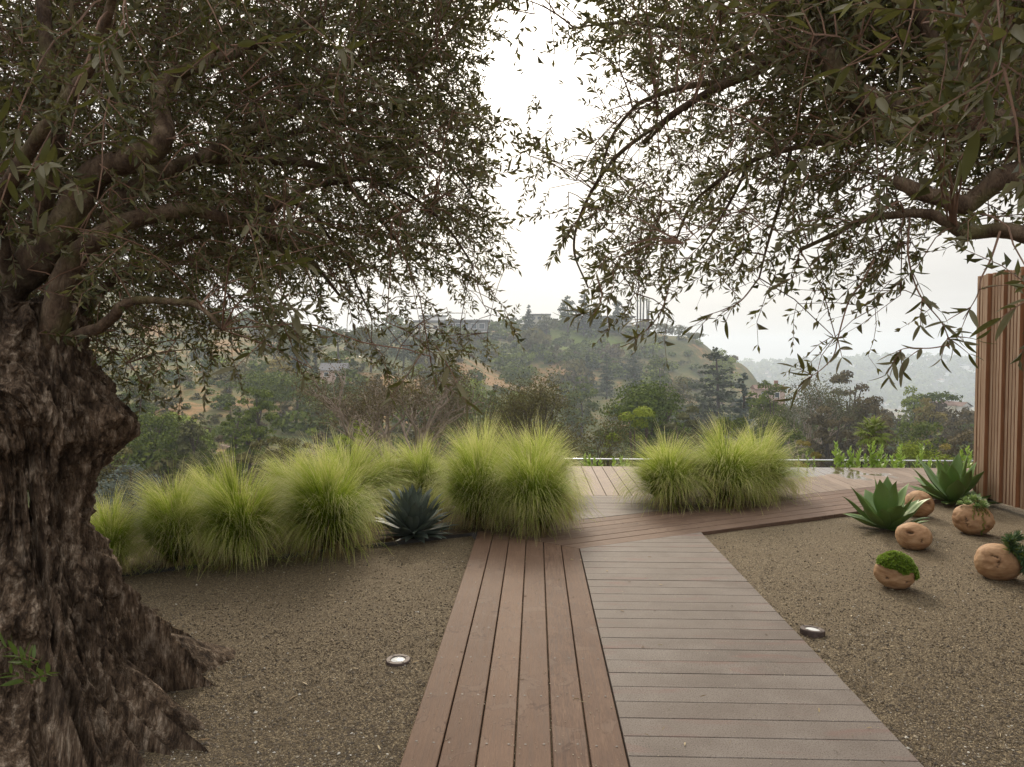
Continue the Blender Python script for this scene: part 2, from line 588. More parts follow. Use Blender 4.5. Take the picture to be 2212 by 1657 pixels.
MT['limb'] = build_bark('olive_limb_bark', (0.06, 0.036, 0.022), (0.125, 0.083, 0.052), (0.2, 0.145, 0.095), 0.6, 14.0, moss=0.5, bump=0.6)
MT['twig'] = plain('olive_twig', (0.17, 0.095, 0.06), 0.8, var=0.4)
MT['olive_leaf'] = leaf_mat('olive_leaf', (0.034, 0.038, 0.013), (0.075, 0.08, 0.027), (0.165, 0.16, 0.05), 0.34, 0.42, under=(0.145, 0.13, 0.07), spec=0.3, tl=(0.2, 0.18, 0.03))
MT['blossom'] = plain('olive_blossom', (0.33, 0.29, 0.07), 0.7)

# ------------------------------------------------------------------ layout lines (metres)
WX0, PIT, NB = -0.514, 0.1447, 6          # wooden path: six boards
WX1 = WX0 + PIT * NB                      # its edge against the composite boards
CX1 = 1.462                               # right edge of the composite walkway
BEND = R(62.8)
DD = np.array([math.sin(BEND), math.cos(BEND)])      # direction of the diagonal boards
DN = np.array([-DD[1], DD[0]])                       # across them, away from the camera
C_IN = np.array([WX1, 5.66])                         # inner corner of the bend
C_OUT = C_IN + np.array([WX0 - WX1, (WX1 - WX0) * math.tan(BEND / 2)])
DW = float((C_OUT - C_IN) @ DN)                      # width of the diagonal path
DECK_Y0, DECK_Y1 = 7.87, 10.02
FENCE_X, FENCE_Y1 = 4.81, 7.88


def diag_lo(x): return C_IN[1] + (x - C_IN[0]) * DD[1] / DD[0]
def diag_up(x): return C_OUT[1] + (x - C_OUT[0]) * DD[1] / DD[0]


# ------------------------------------------------------------------ valley terrain
TA = np.array([-3.0, -1.45, -0.80, -0.62, -0.46, -0.30, -0.13, 0.0, 0.10, 0.21, 0.28, 0.36, 0.52, 0.72, 1.1, 3.0])
TD = np.array([0.0, 6.0, 9.5, 12.0, 18.0, 30.0, 45.0, 70.0, 105.0, 150.0, 200.0, 260.0, 320.0, 380.0, 450.0, 600.0, 900.0, 1400.0])
TZ = np.array([
    # D: 0    6     9.5   12    18    30    45    70    105   150   200  260  320  380  450  600  900  1400
    [-0.3, -0.35, -1.2, -2.0, -3.5, -6.0, -9.0, -9.0, -7.0, -4.0, 3, 12, 26, 44, 55, 60, 30, 0],
    [-0.3, -0.35, -1.2, -2.0, -3.5, -6.0, -9.0, -9.0, -7.0, -4.0, 3, 12, 26, 44, 55, 60, 30, 0],
    [-0.3, -0.35, -1.2, -2.0, -3.5, -6.0, -9.0, -9.0, -8.0, -4.5, 2, 10, 23, 38, 48, 50, 20, -20],
    [-0.3, -0.35, -1.2, -2.1, -3.6, -6.2, -9.5, -9.5, -8.6, -6.0, 0, 8, 21, 37, 47, 40, 0, -40],
    [-0.3, -0.35, -1.3, -2.3, -4.0, -7.0, -10., -10., -9.0, -6.5, -1, 6, 14, 23, 26, 20, -20, -60],
    [-0.3, -0.40, -1.3, -2.5, -4.2, -8.0, -12., -12., -10., -7.5, -3, 4, 9, 13, 14, 8, -30, -60],
    [-0.3, -0.50, -1.3, -2.8, -4.6, -9.0, -14., -15., -14., -11., -7, 0, 9, 16, 20, 16, -30, -70],
    [-0.3, -0.50, -1.3, -2.8, -5.0, -10., -16., -18., -18., -17., -13, -6, 6, 16, 21, 10, -40, -80],
    [-0.3, -0.50, -1.3, -2.8, -5.0, -10., -16., -20., -21., -20., -18, -11, 3, 17.5, 22, 8, -50, -90],
    [-0.3, -0.50, -1.3, -2.8, -5.0, -10., -16., -21., -22., -22., -22, -16, -6, 12.5, 10, -20, -60, -90],
    [-0.3, -0.50, -1.3, -2.8, -5.0, -10., -16., -21., -22., -22., -23, -21, -15, -3, -8, -40, -70, -95],
    [-0.3, -0.50, -1.3, -2.8, -5.0, -10., -16., -20., -21., -21., -23, -26, -30, -34, -38, -55, -80, -95],
    [-0.3, -0.50, -1.3, -2.8, -5.0, -9.5, -14., -17., -18., -18., -21, -27, -34, -40, -46, -60, -80, -95],
    [-0.3, -0.50, -1.3, -2.6, -4.5, -8.5, -12., -15., -15., -15., -19, -26, -34, -40, -46, -60, -80, -95],
    [-0.3, -0.50, -1.2, -2.4, -4.0, -7.0, -10., -12., -12., -12., -15, -22, -30, -38, -46, -60, -80, -95],
    [-0.3, -0.50, -1.2, -2.4, -4.0, -7.0, -10., -12., -12., -12., -15, -22, -30, -38, -46, -60, -80, -95]])


def _pchip_rows(xs, x):
    """index and smooth weight of x in knots xs"""
    i = np.clip(np.searchsorted(xs, x) - 1, 0, len(xs) - 2)
    t = np.clip((x - xs[i]) / (xs[i + 1] - xs[i]), 0, 1)
    return i, t, t * t * (3 - 2 * t)


def terr(X, Y):
    X = np.atleast_1d(np.asarray(X, float)); Y = np.atleast_1d(np.asarray(Y, float))
    D = np.maximum(Y, 0.01)
    a, _, wa = _pchip_rows(TA, np.clip(X / np.maximum(D, 3.0), -2.99, 2.99))
    d, td, _ = _pchip_rows(TD, np.clip(D, 0, 1399))
    # cubic along the distance, smoothstep across
    def row(k):
        z0, z1 = TZ[k, d], TZ[k, d + 1]
        dm = np.clip(d - 1, 0, None); dp = np.clip(d + 2, None, len(TD) - 1)
        h = TD[d + 1] - TD[d]
        m0 = (TZ[k, d + 1] - TZ[k, dm]) / (TD[d + 1] - TD[dm]) * h
        m1 = (TZ[k, dp] - TZ[k, d]) / (TD[dp] - TD[d]) * h
        t = td
        return (2 * t**3 - 3 * t**2 + 1) * z0 + (t**3 - 2 * t**2 + t) * m0 + (-2 * t**3 + 3 * t**2) * z1 + (t**3 - t**2) * m1
    z = row(a) * (1 - wa) + row(a + 1) * wa
    p = np.stack([X / 38.0, Y / 38.0, 0 * X], 1)
    amp = np.clip((D - 25) / 200.0, 0, 1)
    z = z + amp * (fbm(p, 4, 3) * 2.6 + np.abs(vnoise(p * 2.6, 9)) * 1.6)
    return z


def build_terrain():
    ta = np.concatenate([np.linspace(-3, -0.95, 16), np.linspace(-0.93, 0.93, 230), np.linspace(0.95, 3, 16)])
    dd = np.concatenate([np.linspace(6.2, 12, 12), np.geomspace(12.6, 620, 230), np.linspace(640, 1390, 20)])
    D, A = np.meshgrid(dd, ta, indexing='ij')
    X = (A * np.maximum(D, 3)).ravel(); Y = D.ravel()
    Z = terr(X, Y)
    edge = np.clip((Y - 6.2) / 2.0, 0, 1)
    near = (Y < 11.5)
    Z = np.where(near, np.minimum(Z, -0.45), Z)
    M = Mat('hillside_ground')
    v = M.vec((1, 1, 1), 'Object')
    n1 = M.noise(v, 0.028, 6, 0.62); n2 = M.noise(v, 0.35, 5, 0.65); n3 = M.noise(v, 2.5, 3, 0.6)
    c = M.ramp(M.math('ADD', M.math('MULTIPLY', n1, 0.6), M.math('MULTIPLY', n2, 0.4)),
               [(0.42, (0.055, 0.07, 0.02)), (0.52, (0.11, 0.1, 0.035)), (0.58, (0.25, 0.145, 0.062)), (0.68, (0.34, 0.2, 0.095))])
    c = M.mix(M.math('MULTIPLY', n3, 0.45), c, (0.06, 0.05, 0.025))
    # green flush of spring grass on the crown of the middle hill
    sp = M.N.new('ShaderNodeSeparateXYZ'); M.L.new(v, sp.inputs[0])
    gx = M.math('SUBTRACT', 1.0, M.math('ABSOLUTE', M.math('DIVIDE', M.math('SUBTRACT', sp.outputs['X'], 18.0), 38.0)), True)
    gy = M.math('SUBTRACT', 1.0, M.math('ABSOLUTE', M.math('DIVIDE', M.math('SUBTRACT', sp.outputs['Y'], 345.0), 60.0)), True)
    gm = M.ramp(M.math('ADD', M.math('MULTIPLY', gx, gy), M.math('MULTIPLY', M.math('SUBTRACT', n2, 0.5), 0.5)), [(0.26, 0.0), (0.46, 1.0)])
    c = M.mix(M.math('MULTIPLY', gm, 0.85), c, (0.1, 0.135, 0.025))
    M.set('Base Color', c).set('Roughness', 0.95).set('Specular IOR Level', 0.1)
    M.bump(n2, 0.6, 1.0)
    Geo().add(np.stack([X, Y, Z], 1), grid_faces(len(dd), len(ta))[:, ::-1]).build('valley_terrain', M.m, smooth=True, kind='structure')


build_terrain()


def build_far_ridge():
    xs = np.linspace(-900, 3400, 150); ys = np.linspace(1380, 2300, 50)
    Y, X = np.meshgrid(ys, xs, indexing='ij')
    x, y = X.ravel(), Y.ravel()
    prof = np.interp(x / np.maximum(y, 1), [-0.6, -0.1, 0.1, 0.27, 0.40, 0.52, 0.62, 0.75, 1.0, 2.4], [-50, -50, -40, -24, -8, -4, -9, -19, -25, -40])
    t = np.clip((y - 1380) / 400, 0, 1); t = t * t * (3 - 2 * t)
    z = -97 + (prof + 97) * t - np.clip((y - 1850) / 500, 0, 1) * 60
    z += fbm(np.stack([x / 120, y / 120, 0 * x], 1), 4, 31) * 9 * t
    Mm = Mat('far_ridge_ground')
    v = Mm.vec()
    n = Mm.noise(v, 0.02, 6, 0.65); n2 = Mm.noise(v, 0.11, 4, 0.7)
    c = Mm.ramp(n, [(0.36, (0.02, 0.026, 0.014)), (0.55, (0.05, 0.05, 0.03)), (0.72, (0.13, 0.1, 0.065))])
    c = Mm.mix(Mm.ramp(n2, [(0.45, 0.0), (0.62, 0.7)]), c, (0.025, 0.034, 0.018))
    Mm.set('Base Color', c).set('Roughness', 1.0)
    V = np.stack([x, y, z], 1)
    o = Geo().add(V, grid_faces(50, 150)[:, ::-1]).build('far_hills', Mm.m, smooth=True, kind='structure')
    def zz(px, py):
        i = int(np.clip((py - 1380) / (920 / 49), 0, 48)); j = int(np.clip((px + 900) / (4300 / 149), 0, 148))
        return float(z[i * 150 + j])
    return zz


far_z = build_far_ridge()

# ------------------------------------------------------------------ terrace: gravel, beds, boards
GZ = -0.036                                # gravel level under the board tops


def gravel_h(x, y):
    p = np.stack([x * 1.3, y * 1.3, 0 * x], 1)
    return GZ + fbm(p, 3, 51) * 0.006 + vnoise(p * 7, 5) * 0.0022


def bed_edge(x): return diag_up(x)         # the bed edge carries the line of the diagonal on


def build_gravel_ground():
    xs = np.linspace(-7.5, 8.5, 230)
    rows = np.linspace(0, 1, 150)
    top = np.where(xs < WX0, bed_edge(xs) + 0.06, np.where(xs < CX1 + 0.1, bed_edge(xs) - 0.2, diag_lo(xs) + 0.2))
    top = np.minimum(top, 9.0)
    Tt, Xx = np.meshgrid(rows, xs, indexing='ij')
    y0 = -3.5
    Y = y0 + (top[None, :] - y0) * Tt
    x, y = Xx.ravel(), Y.ravel()
    Geo().add(np.stack([x, y, gravel_h(x, y)], 1), grid_faces(150, 230)[:, ::-1]).build('gravel_ground', MT['gravel'], smooth=True, kind='structure')
    # loose stones lying in the view, thickest close to the camera
    n = 56000
    px = rng.uniform(-60, 2300, n * 2); py = 1140 + 560 * rng.uniform(0, 1, n * 2) ** 0.8
    d = _fw[None] + _rt[None] * ((px - CX) / FPX)[:, None] - _up[None] * ((py - CY) / FPX)[:, None]
    P = np.array([0, 0, EYE]) + d * ((GZ - EYE) / d[:, 2])[:, None]
    x, y = P[:, 0], P[:, 1]
    ok = ((x < WX0 - 0.012) & (y < bed_edge(x) - 0.03)) | ((x > CX1 + 0.012) & (y < diag_lo(x) - 0.03) & (x < FENCE_X + 0.3))
    keep = np.where(ok)[0][:n]
    x, y = x[keep], y[keep]
    z = gravel_h(x, y)
    m = len(x)
    s = np.exp(rng.normal(math.log(0.0031), 0.42, m))
    s = np.clip(s, 0.0016, 0.0085)
    oc = np.array([(1, 0, 0), (0, 1, 0), (-1, 0, 0), (0, -1, 0), (0.1, 0.1, 0.75), (0, 0, -0.6)], float)
    F = np.array([(0, 1, 4), (1, 2, 4), (2, 3, 4), (3, 0, 4), (1, 0, 5), (2, 1, 5), (3, 2, 5), (0, 3, 5)])
    an = rng.uniform(0, 6.28, m)
    jit = 1 + rng.uniform(-0.35, 0.35, (m, 6, 3))
    L = oc[None] * jit * s[:, None, None]
    L[:, :, 0] *= rng.uniform(0.8, 1.6, m)[:, None]
    c, sn = np.cos(an)[:, None], np.sin(an)[:, None]
    V = np.stack([L[:, :, 0] * c - L[:, :, 1] * sn, L[:, :, 0] * sn + L[:, :, 1] * c, L[:, :, 2]], -1)
    V += np.stack([x, y, z + s * 0.3], 1)[:, None, :]
    T = (np.arange(m)[:, None, None] * 6 + F[None]).reshape(-1, 3)
    ti = np.clip(rng.beta(1.6, 2.2, m), 0, 1)
    ti[rng.uniform(0, 1, m) < 0.012] = 1.0
    Geo().add(V.reshape(-1, 3), None, T, np.repeat(ti, 6)).build('gravel', MT['stone'], kind='stuff')


build_gravel_ground()


def build_beds():
    # left bed behind the gravel, falling away to the valley
    xs = np.linspace(-9.5, WX1 + 0.004, 110); t = np.linspace(0, 1, 40)
    T_, X = np.meshgrid(t, xs, indexing='ij')
    e = bed_edge(xs)[None, :]
    Y = e + T_ * (np.maximum(8.6 - e * 0.35, 2.4))
    d = Y - e
    Z = -0.022 - 0.10 * np.clip(d - 0.9, 0, None) ** 1.5 - np.clip(d - 1.9, 0, None) * 0.35
    x, y = X.ravel(), Y.ravel()
    z = Z.ravel() + fbm(np.stack([x * 3, y * 3, 0 * x], 1), 3, 8) * 0.008
    Geo().add(np.stack([x, y, z], 1), grid_faces(40, 110)[:, ::-1]).build('planting_bed', MT['soil'], smooth=True, kind='structure')
    # small wedge of soil between walkway, diagonal path and deck
    xs = np.linspace(CX1 + 0.004, 2.85, 30); t = np.linspace(0, 1, 12)
    T_, X = np.meshgrid(t, xs, indexing='ij')
    y0 = diag_up(xs)[None, :] + 0.004
    Y = y0 + (DECK_Y0 - 0.004 - y0) * T_
    x, y = X.ravel(), Y.ravel()
    z = -0.02 + vnoise(np.stack([x * 6, y * 6, 0 * x], 1), 3) * 0.006
    Geo().add(np.stack([x, y, z], 1), grid_faces(12, 30)[:, ::-1]).build('planting_bed', MT['soil'], smooth=True, kind='structure')
    # thin steel edging between gravel and bed
    g = Geo()
    a = np.array([-9.4, bed_edge(-9.4)]); b = C_OUT + np.array([-0.004, -0.002])
    nrm = DN * 0.0025
    pts = [a - nrm, b - nrm, b + nrm, a + nrm]
    V = [(p[0], p[1], -0.12) for p in pts] + [(p[0], p[1], -0.006) for p in pts]
    g.add(V, [(0, 3, 2, 1), (4, 5, 6, 7), (0, 1, 5, 4), (1, 2, 6, 5), (2, 3, 7, 6), (3, 0, 4, 7)])
    g.build('bed_edging', plain('dark_steel', (0.03, 0.026, 0.022), 0.6), kind='structure')


build_beds()


def build_boards():
    gap, th = 0.0064, 0.038
    # --- long wooden path
    V, Q = box((WX0 + 0.004, -3, -0.2), (WX1 - 0.004, C_IN[1], -0.045))
    path = Geo().add(V, Q).build('wooden_path', MT['underlay'], kind='structure')
    md = C_OUT - C_IN; mn = np.array([-md[1], md[0]]) / np.linalg.norm(md)     # mitre normal
    if mn[1] < 0: mn = -mn
    mc = mn @ C_IN
    for i in range(NB):
        x0 = WX0 + i * PIT + gap / 2; x1 = x0 + PIT - gap
        P = [(x0, -3), (x1, -3), (x1, 8), (x0, 8)]
        P = clip_poly(P, mn, mc - 0.0012)
        dz = rng.uniform(-0.0015, 0.0008)
        me = prism_mesh('plank', P, -th + dz, dz, MT['plank_y'], 0.003)
        link('plank', me, path)
    # --- diagonal path, drawn in its own frame (x along the boards)
    root = thing('diagonal_path', '', '', (C_IN[0], C_IN[1], 0), math.atan2(DD[1], DD[0]))
    del root['label'], root['category']
    root['kind'] = 'structure'
    V, Q = box((-0.25, 0.006, -0.2), (8.0, DW - 0.006, -0.045))
    Geo().add(V, Q).build('joist', MT['underlay'], root)
    V, Q, T = bevel_box((0.0, -0.002, -0.16), (8.0, 0.018, -0.0405), 0.002)
    Geo().add(V, Q, T).build('fascia_board', MT['plank_d'], root)
    # mitre line in local frame
    ax = np.array([DD, DN])
    mnl = ax @ mn; mcl = 0.0
    pit = DW / NB
    joints = [[4.05], [], [6.3], [2.9], [], [5.4]]
    for i in range(NB):
        y0 = i * pit + gap / 2; y1 = y0 + pit - gap
        cuts = [-3.0] + joints[i] + [8.0]
        for k in range(len(cuts) - 1):
            P = [(cuts[k] + (0.0015 if k else 0), y0), (cuts[k + 1] - 0.0015, y0), (cuts[k + 1] - 0.0015, y1), (cuts[k] + (0.0015 if k else 0), y1)]
            P = clip_poly(P, -mnl, -0.0012)
            dz = rng.uniform(-0.0015, 0.0008)
            me = prism_mesh('plank', P, -th + dz, dz, MT['plank_d'], 0.003)
            if me: link('plank', me, root)
    # --- composite walkway, boards across
    V, Q = box((WX1 + 0.006, -3, -0.2), (CX1 - 0.006, diag_lo(CX1) - 0.62, -0.045))
    walk = Geo().add(V, Q).build('composite_walkway', MT['underlay'], kind='structure')
    pc, y00 = 0.1447, 2.6816
    ln, lc = -DN, None
    for k in range(-28, 40):
        ya, yb = y00 + k * pc + 0.0016, y00 + (k + 1) * pc - 0.0016
        xa, xb = WX1 + 0.004, CX1
        full = [(xa, ya), (xb, ya), (xb, yb), (xa, yb)]
        lo = clip_poly(full, DN, DN @ C_IN - 0.003)            # near side of the diagonal path
        hi = clip_poly(full, -DN, -(DN @ C_OUT) - 0.003)       # far side
        hi = clip_poly(hi, (0, 1), DECK_Y0 - 0.004) if hi else hi
        for P in (lo, hi):
            if len(P) > 2:
                dz = rng.uniform(-0.001, 0.001)
                me = prism_mesh('board', P, -0.03 + dz, dz, MT['composite'], 0.0022)
                if me: link('board', me, walk)
    # --- far deck
    V, Q = box((-0.2, DECK_Y0 + 0.01, -0.25), (1.4, DECK_Y1 - 0.02, -0.045))
    deck = Geo().add(V, Q).build('wooden_deck', MT['underlay'], kind='structure')
    V, Q = box((-0.22, DECK_Y1 + 0.002, -0.22), (7.4, DECK_Y1 + 0.024, -0.042))
    Geo().add(V, Q).build('fascia_board', MT['plank_deck'], deck)
    k = 0
    x = -0.22
    while x < 7.3:
        xa, xb = x + gap / 2, x + PIT - gap / 2
        P = [(xa, DECK_Y0), (xb, DECK_Y0), (xb, DECK_Y1), (xa, DECK_Y1)]
        P = clip_poly(P, -DN, -(DN @ C_OUT) - 0.004)
        if len(P) > 2:
            dz = rng.uniform(-0.0012, 0.0008)
            me = prism_mesh('plank', P, -th + dz, dz, MT['plank_deck'], 0.003)
            if me: link('plank', me, deck)
        x += PIT
    # --- screw heads on the near boards
    g = Geo()
    a6 = np.arange(6) * math.pi / 3
    for i in range(NB):
        for yy in np.arange(2.75, 5.6, 0.405):
            for off in (0.035, PIT - 0.035):
                cx, cy = WX0 + i * PIT + off + rng.normal(0, 0.003), yy + rng.normal(0, 0.004)
                Vs = [(cx + 0.0055 * math.cos(a), cy + 0.0055 * math.sin(a), 0.0009) for a in a6] + [(cx, cy, 0.0011)]
                g.add(Vs, None, [(j, (j + 1) % 6, 6) for j in range(6)])
    g.build('screw', plain('screw_head', (0.03, 0.022, 0.018), 0.5, 0.3), path, kind='stuff')
    # --- fallen olive blossom and grit on the boards
    g = Geo()
    oc = np.array([(1, 0, 0), (0, 1, 0), (-1, 0, 0), (0, -1, 0), (0, 0, 0.9), (0, 0, -0.3)], float)
    F = np.array([(0, 1, 4), (1, 2, 4), (2, 3, 4), (3, 0, 4)])
    for _ in range(620):
        y = 2.4 + 3.0 * rng.uniform(0, 1) ** 1.7
        xx = rng.uniform(WX0 + 0.02, CX1 - 0.02)
        s = rng.uniform(0.0016, 0.0032)
        g.add(oc * s * (1 + rng.uniform(-.3, .3, (6, 3))) + (xx, y, 0.002), None, F, rng.uniform(0.3, 1))
    g.build('fallen_petals', plain('dry_blossom', (0.5, 0.43, 0.3), 0.8), kind='stuff')


build_boards()


def build_litter():
    """dry olive leaves and bits of straw lying on gravel and boards"""
    r = np.random.default_rng(61)
    g = Geo()
    n = 0
    while n < 330:
        x, y = r.uniform(-1.9, 3.6), 2.3 + 4.0 * r.uniform() ** 1.3
        on_boards = WX0 < x < CX1
        if y > diag_lo(x) - 0.05 and x > WX0: continue
        if x < WX0 and y > bed_edge(x) - 0.05: continue
        if on_boards and r.uniform() < 0.75: continue
        z = 0.002 if on_boards else float(gravel_h(np.array([x]), np.array([y]))[0]) + 0.004
        L = r.uniform(0.02, 0.05); w = L * (0.22 if r.uniform() < 0.6 else 0.05)
        a = r.uniform(0, 6.28); t = r.uniform(-.25, .25)
        u = np.array([math.cos(a), math.sin(a), 0.1 * t]); v = np.array([-math.sin(a), math.cos(a), t])
        p = np.array([x, y, z])
        V = [p, p + u * L * .3 + v * w * .5 + (0, 0, .003), p + u * L * .3 - v * w * .5 + (0, 0, .001), p + u * L * .7 + v * w * .4 + (0, 0, .004), p + u * L * .7 - v * w * .4 + (0, 0, .002), p + u * L + (0, 0, .001)]
        g.add(V, [(1, 3, 4, 2)], [(0, 1, 2), (3, 5, 4)], r.uniform())
        n += 1
    M = Mat('dry_leaf')
    M.set('Base Color', M.ramp(M.attr(), [(0.0, (0.1, 0.055, 0.025)), (0.5, (0.24, 0.16, 0.075)), (1.0, (0.42, 0.34, 0.2))])).set('Roughness', 0.7)
    g.build('fallen_leaves', M.m, kind='stuff')


build_litter()
# ------------------------------------------------------------------ olive trees
BURLS = [(-0.15, 1.26, 0.5, 0.10, 0.07), (-0.75, 1.42, 0.45, 0.09, 0.05), (-1.3, 1.2, 0.4, 0.12, 0.06), (-1.9, 1.38, 0.5, 0.1, 0.05), (0.5, 1.2, 0.4, 0.12, 0.06)]


def build_trunk(cx, cy, prof, seed, parent, nz=330, na=470, zmax=1.80):
    """gnarled old trunk: flutes that run into roots, burls, ridged bark"""
    pz = np.array([p[0] for p in prof]); pr = np.array([p[1] for p in prof])
    o = np.argsort(pz); pz, pr = pz[o], pr[o]
    t = np.linspace(0, 1, nz)
    z = -0.12 + (zmax + 0.12) * (t ** 1.15)
    un = np.linspace(-math.pi, math.pi, na, endpoint=False)
    an = -0.7 + un - 0.62 * np.sin(un)          # finer on the side towards the path
    Z, A = np.meshgrid(z, an, indexing='ij')
    Zf, Af = Z.ravel(), A.ravel()
    r = np.interp(Zf, pz, pr)
    low = np.clip((0.75 - Zf) / 0.75, 0, 1)
    ca, sa = np.cos(Af), np.sin(Af)
    # warped angle so that the flutes wander and twist
    tw = (0.6 * fbm(np.stack([ca * 1.1, sa * 1.1, np.maximum(Zf, 0.42) * 0.9], 1), 2, seed)) * 0.8 + 0.25 * np.maximum(Zf, 0.42)
    aw = Af + tw * 0.8
    cw, sw = np.cos(aw), np.sin(aw)
    ridge = 1 - np.abs(fbm(np.stack([cw * 2.6, sw * 2.6, Zf * 0.55], 1), 2, seed + 5))          # large flutes
    ridge2 = 1 - np.abs(fbm(np.stack([cw * 6.5, sw * 6.5, Zf * 1.1], 1), 2, seed + 9))
    fl = (ridge ** 1.6 - 0.55) * (0.22 + 0.42 * low) + (ridge2 ** 1.4 - 0.55) * (0.09 + 0.17 * low)
    burl = np.clip(fbm(np.stack([ca * 1.7, sa * 1.7, Zf * 2.6], 1), 3, seed + 21) - 0.05, 0, 1) * 0.22 * np.clip((Zf - 0.75) / 0.3, 0, 1)
    holes = np.clip(fbm(np.stack([ca * 2.8, sa * 2.8, Zf * 2.0], 1), 2, seed + 33) - 0.52, 0, 1) * 0.35
    dense = vnoise(np.stack([cw * 15, sw * 15, Zf * 3.2], 1), seed + 41)
    dense2 = 1 - np.abs(vnoise(np.stack([cw * 26, sw * 26, Zf * 8.0], 1), seed + 43))
    dense3 = 1 - np.abs(vnoise(np.stack([cw * 75, sw * 75, Zf * 26.0], 1), seed + 47))
    hi = np.clip((Zf + 0.02) / 0.3, 0.05, 1)
    dense = dense * (0.35 + hi); dense2 = (dense2 - 0.5) * hi + 0.5; dense3 = (dense3 - 0.5) * hi + 0.5
    for (ba, bz, ws, wz, am) in BURLS:
        da = (Af - ba + math.pi) % (2 * math.pi) - math.pi
        r = r + am * np.exp(-(da / ws) ** 2 - ((Zf - bz) / wz) ** 2)
    zt = np.maximum(Zf, 0.42)
    q3 = np.stack([ca * r, sa * r, Zf * 0.75], 1)
    gnarl = fbm(q3 * 11, 5, seed + 81, 0.62)
    scab = 1 - np.abs(fbm(q3 * np.array([30, 30, 13]), 3, seed + 85, 0.6))
    rr = r * (1 + fl) + gnarl * 0.014 * (0.4 + hi) + (scab - 0.6) * 0.016 * hi + burl * 0.45 - holes * r * 0.8 + dense * 0.016 + (dense2 - 0.5) * 0.03 + (dense3 - 0.5) * 0.009
    cre = np.abs(fbm(np.stack([cw * 4.2, sw * 4.2, Zf * 0.8], 1), 3, seed + 61))
    rr -= np.clip(1 - cre / 0.10, 0, 1) ** 1.3 * (0.035 + 0.05 * low) * hi
    cre2 = np.abs(fbm(np.stack([cw * 11, sw * 11, Zf * 2.4], 1), 2, seed + 67))
    rr -= np.clip(1 - cre2 / 0.12, 0, 1) ** 1.2 * 0.016 * hi
    # roots: lobes that reach out at the very base
    root = (0.5 + 0.5 * np.cos(aw * 9 + 2.6 * np.sin(aw * 2 + seed))) ** 1.6
    rr += (root - 0.35) * np.clip((0.28 - Zf) / 0.3, 0, 1) ** 1.4 * 0.34
    X = cx + rr * ca; Y = cy + rr * sa
    Zz = Zf + fbm(np.stack([ca * 2.5, sa * 2.5, Zf * 2], 1), 2, seed + 55) * 0.06 * np.clip((Zf - 0.9), 0, 1)
    V = np.stack([X, Y, Zz], 1)
    V = np.vstack([V, [cx, cy, zmax - 0.05]])
    top = (nz - 1) * na
    T = [(top + j, top + (j + 1) % na, nz * na) for j in range(na)]
    return Geo().add(V, grid_faces(nz, na, True), T).build('trunk', MT['bark'], parent, smooth=True)


def leaf_outline(L, w, bend, fold):
    """lanceolate leaf of four triangles' worth of faces along +x, normal +z"""
    return np.array([(0, 0, 0), (L * 0.3, w * 0.46, fold * w + bend * 0.3), (L * 0.3, -w * 0.46, fold * w + bend * 0.3),
                     (L * 0.68, w * 0.4, fold * w * 0.8 - bend * 0.2), (L * 0.68, -w * 0.4, fold * w * 0.8 - bend * 0.2), (L, 0, -bend)])


LQ = np.array([(1, 3, 4, 2)]); LT = np.array([(0, 1, 2), (3, 5, 4)])


def small_leaf(L, w, bend):
    return np.array([(0, 0, 0), (L * 0.46, -w * 0.5, bend), (L, 0, -bend), (L * 0.46, w * 0.5, bend)])


class Shoot:
    """a leafy twig; leaves and stem as arrays along +x"""
    def __init__(self, r, L=0.26, pairs=9, leaf=0.056, sparse=False):
        droop = r.uniform(-0.03, 0.07)
        n = 4
        t = np.linspace(0, 1, n)
        wob = r.normal(0, 0.018, (n, 2)).cumsum(0)
        self.stem = np.stack([t * L, wob[:, 0], -droop * t * t + wob[:, 1]], 1)
        self.stem -= self.stem[0]
        V, tint = [], []
        self.leafpos = []
        k = 0
        for i in range(pairs):
            s = 0.12 + 0.86 * (i + r.uniform(-.3, .3)) / pairs
            s = min(max(s, 0.02), 1)
            p = np.array([np.interp(s, t, self.stem[:, c]) for c in range(3)])
            base_roll = i * 1.57 + r.normal(0, 0.35)
            for sgn in (0, math.pi):
                if r.uniform() < (0.35 if sparse else 0.1): continue
                a = base_roll + sgn
                el = r.uniform(0.7, 1.45) * (1 - 0.3 * s)
                d = np.array([math.cos(el), math.sin(el) * math.cos(a), math.sin(el) * math.sin(a)])
                Lf = leaf * r.uniform(0.65, 1.2); w = Lf * r.uniform(0.24, 0.34)
                o = small_leaf(Lf, w, r.normal(0, 0.006))
                B = basis(d[None], np.array([r.uniform(0, 6.28)]))[0]
                V.append(o @ B.T + p); tint.append(np.full(4, np.clip(r.normal(0.45, 0.22), 0, 1)))
                k += 1
        for _ in range(2):
            d = np.array([1, r.normal(0, .3), r.normal(0, .3)])
            o = small_leaf(leaf * r.uniform(.7, 1), leaf * 0.23, r.normal(0, .004))
            B = basis(d[None], np.array([r.uniform(0, 6.28)]))[0]
            V.append(o @ B.T + self.stem[-1]); tint.append(np.full(4, np.clip(r.normal(0.7, 0.2), 0, 1))); k += 1
        self.V = np.concatenate(V); self.tint = np.concatenate(tint); self.k = k
        q = np.arange(k)[:, None] * 4
        self.T = (q[:, :, None] + np.array([(0, 1, 2), (2, 3, 0)])[None]).reshape(-1, 3)


_r = np.random.default_rng(11)
SHOOTS = [Shoot(_r, _r.uniform(0.2, 0.32), int(_r.integers(9, 13)), _r.uniform(0.04, 0.05)) for _ in range(14)]
SPARSE = [Shoot(_r, _r.uniform(0.22, 0.34), int(_r.integers(4, 7)), _r.uniform(0.05, 0.062), True) for _ in range(6)]


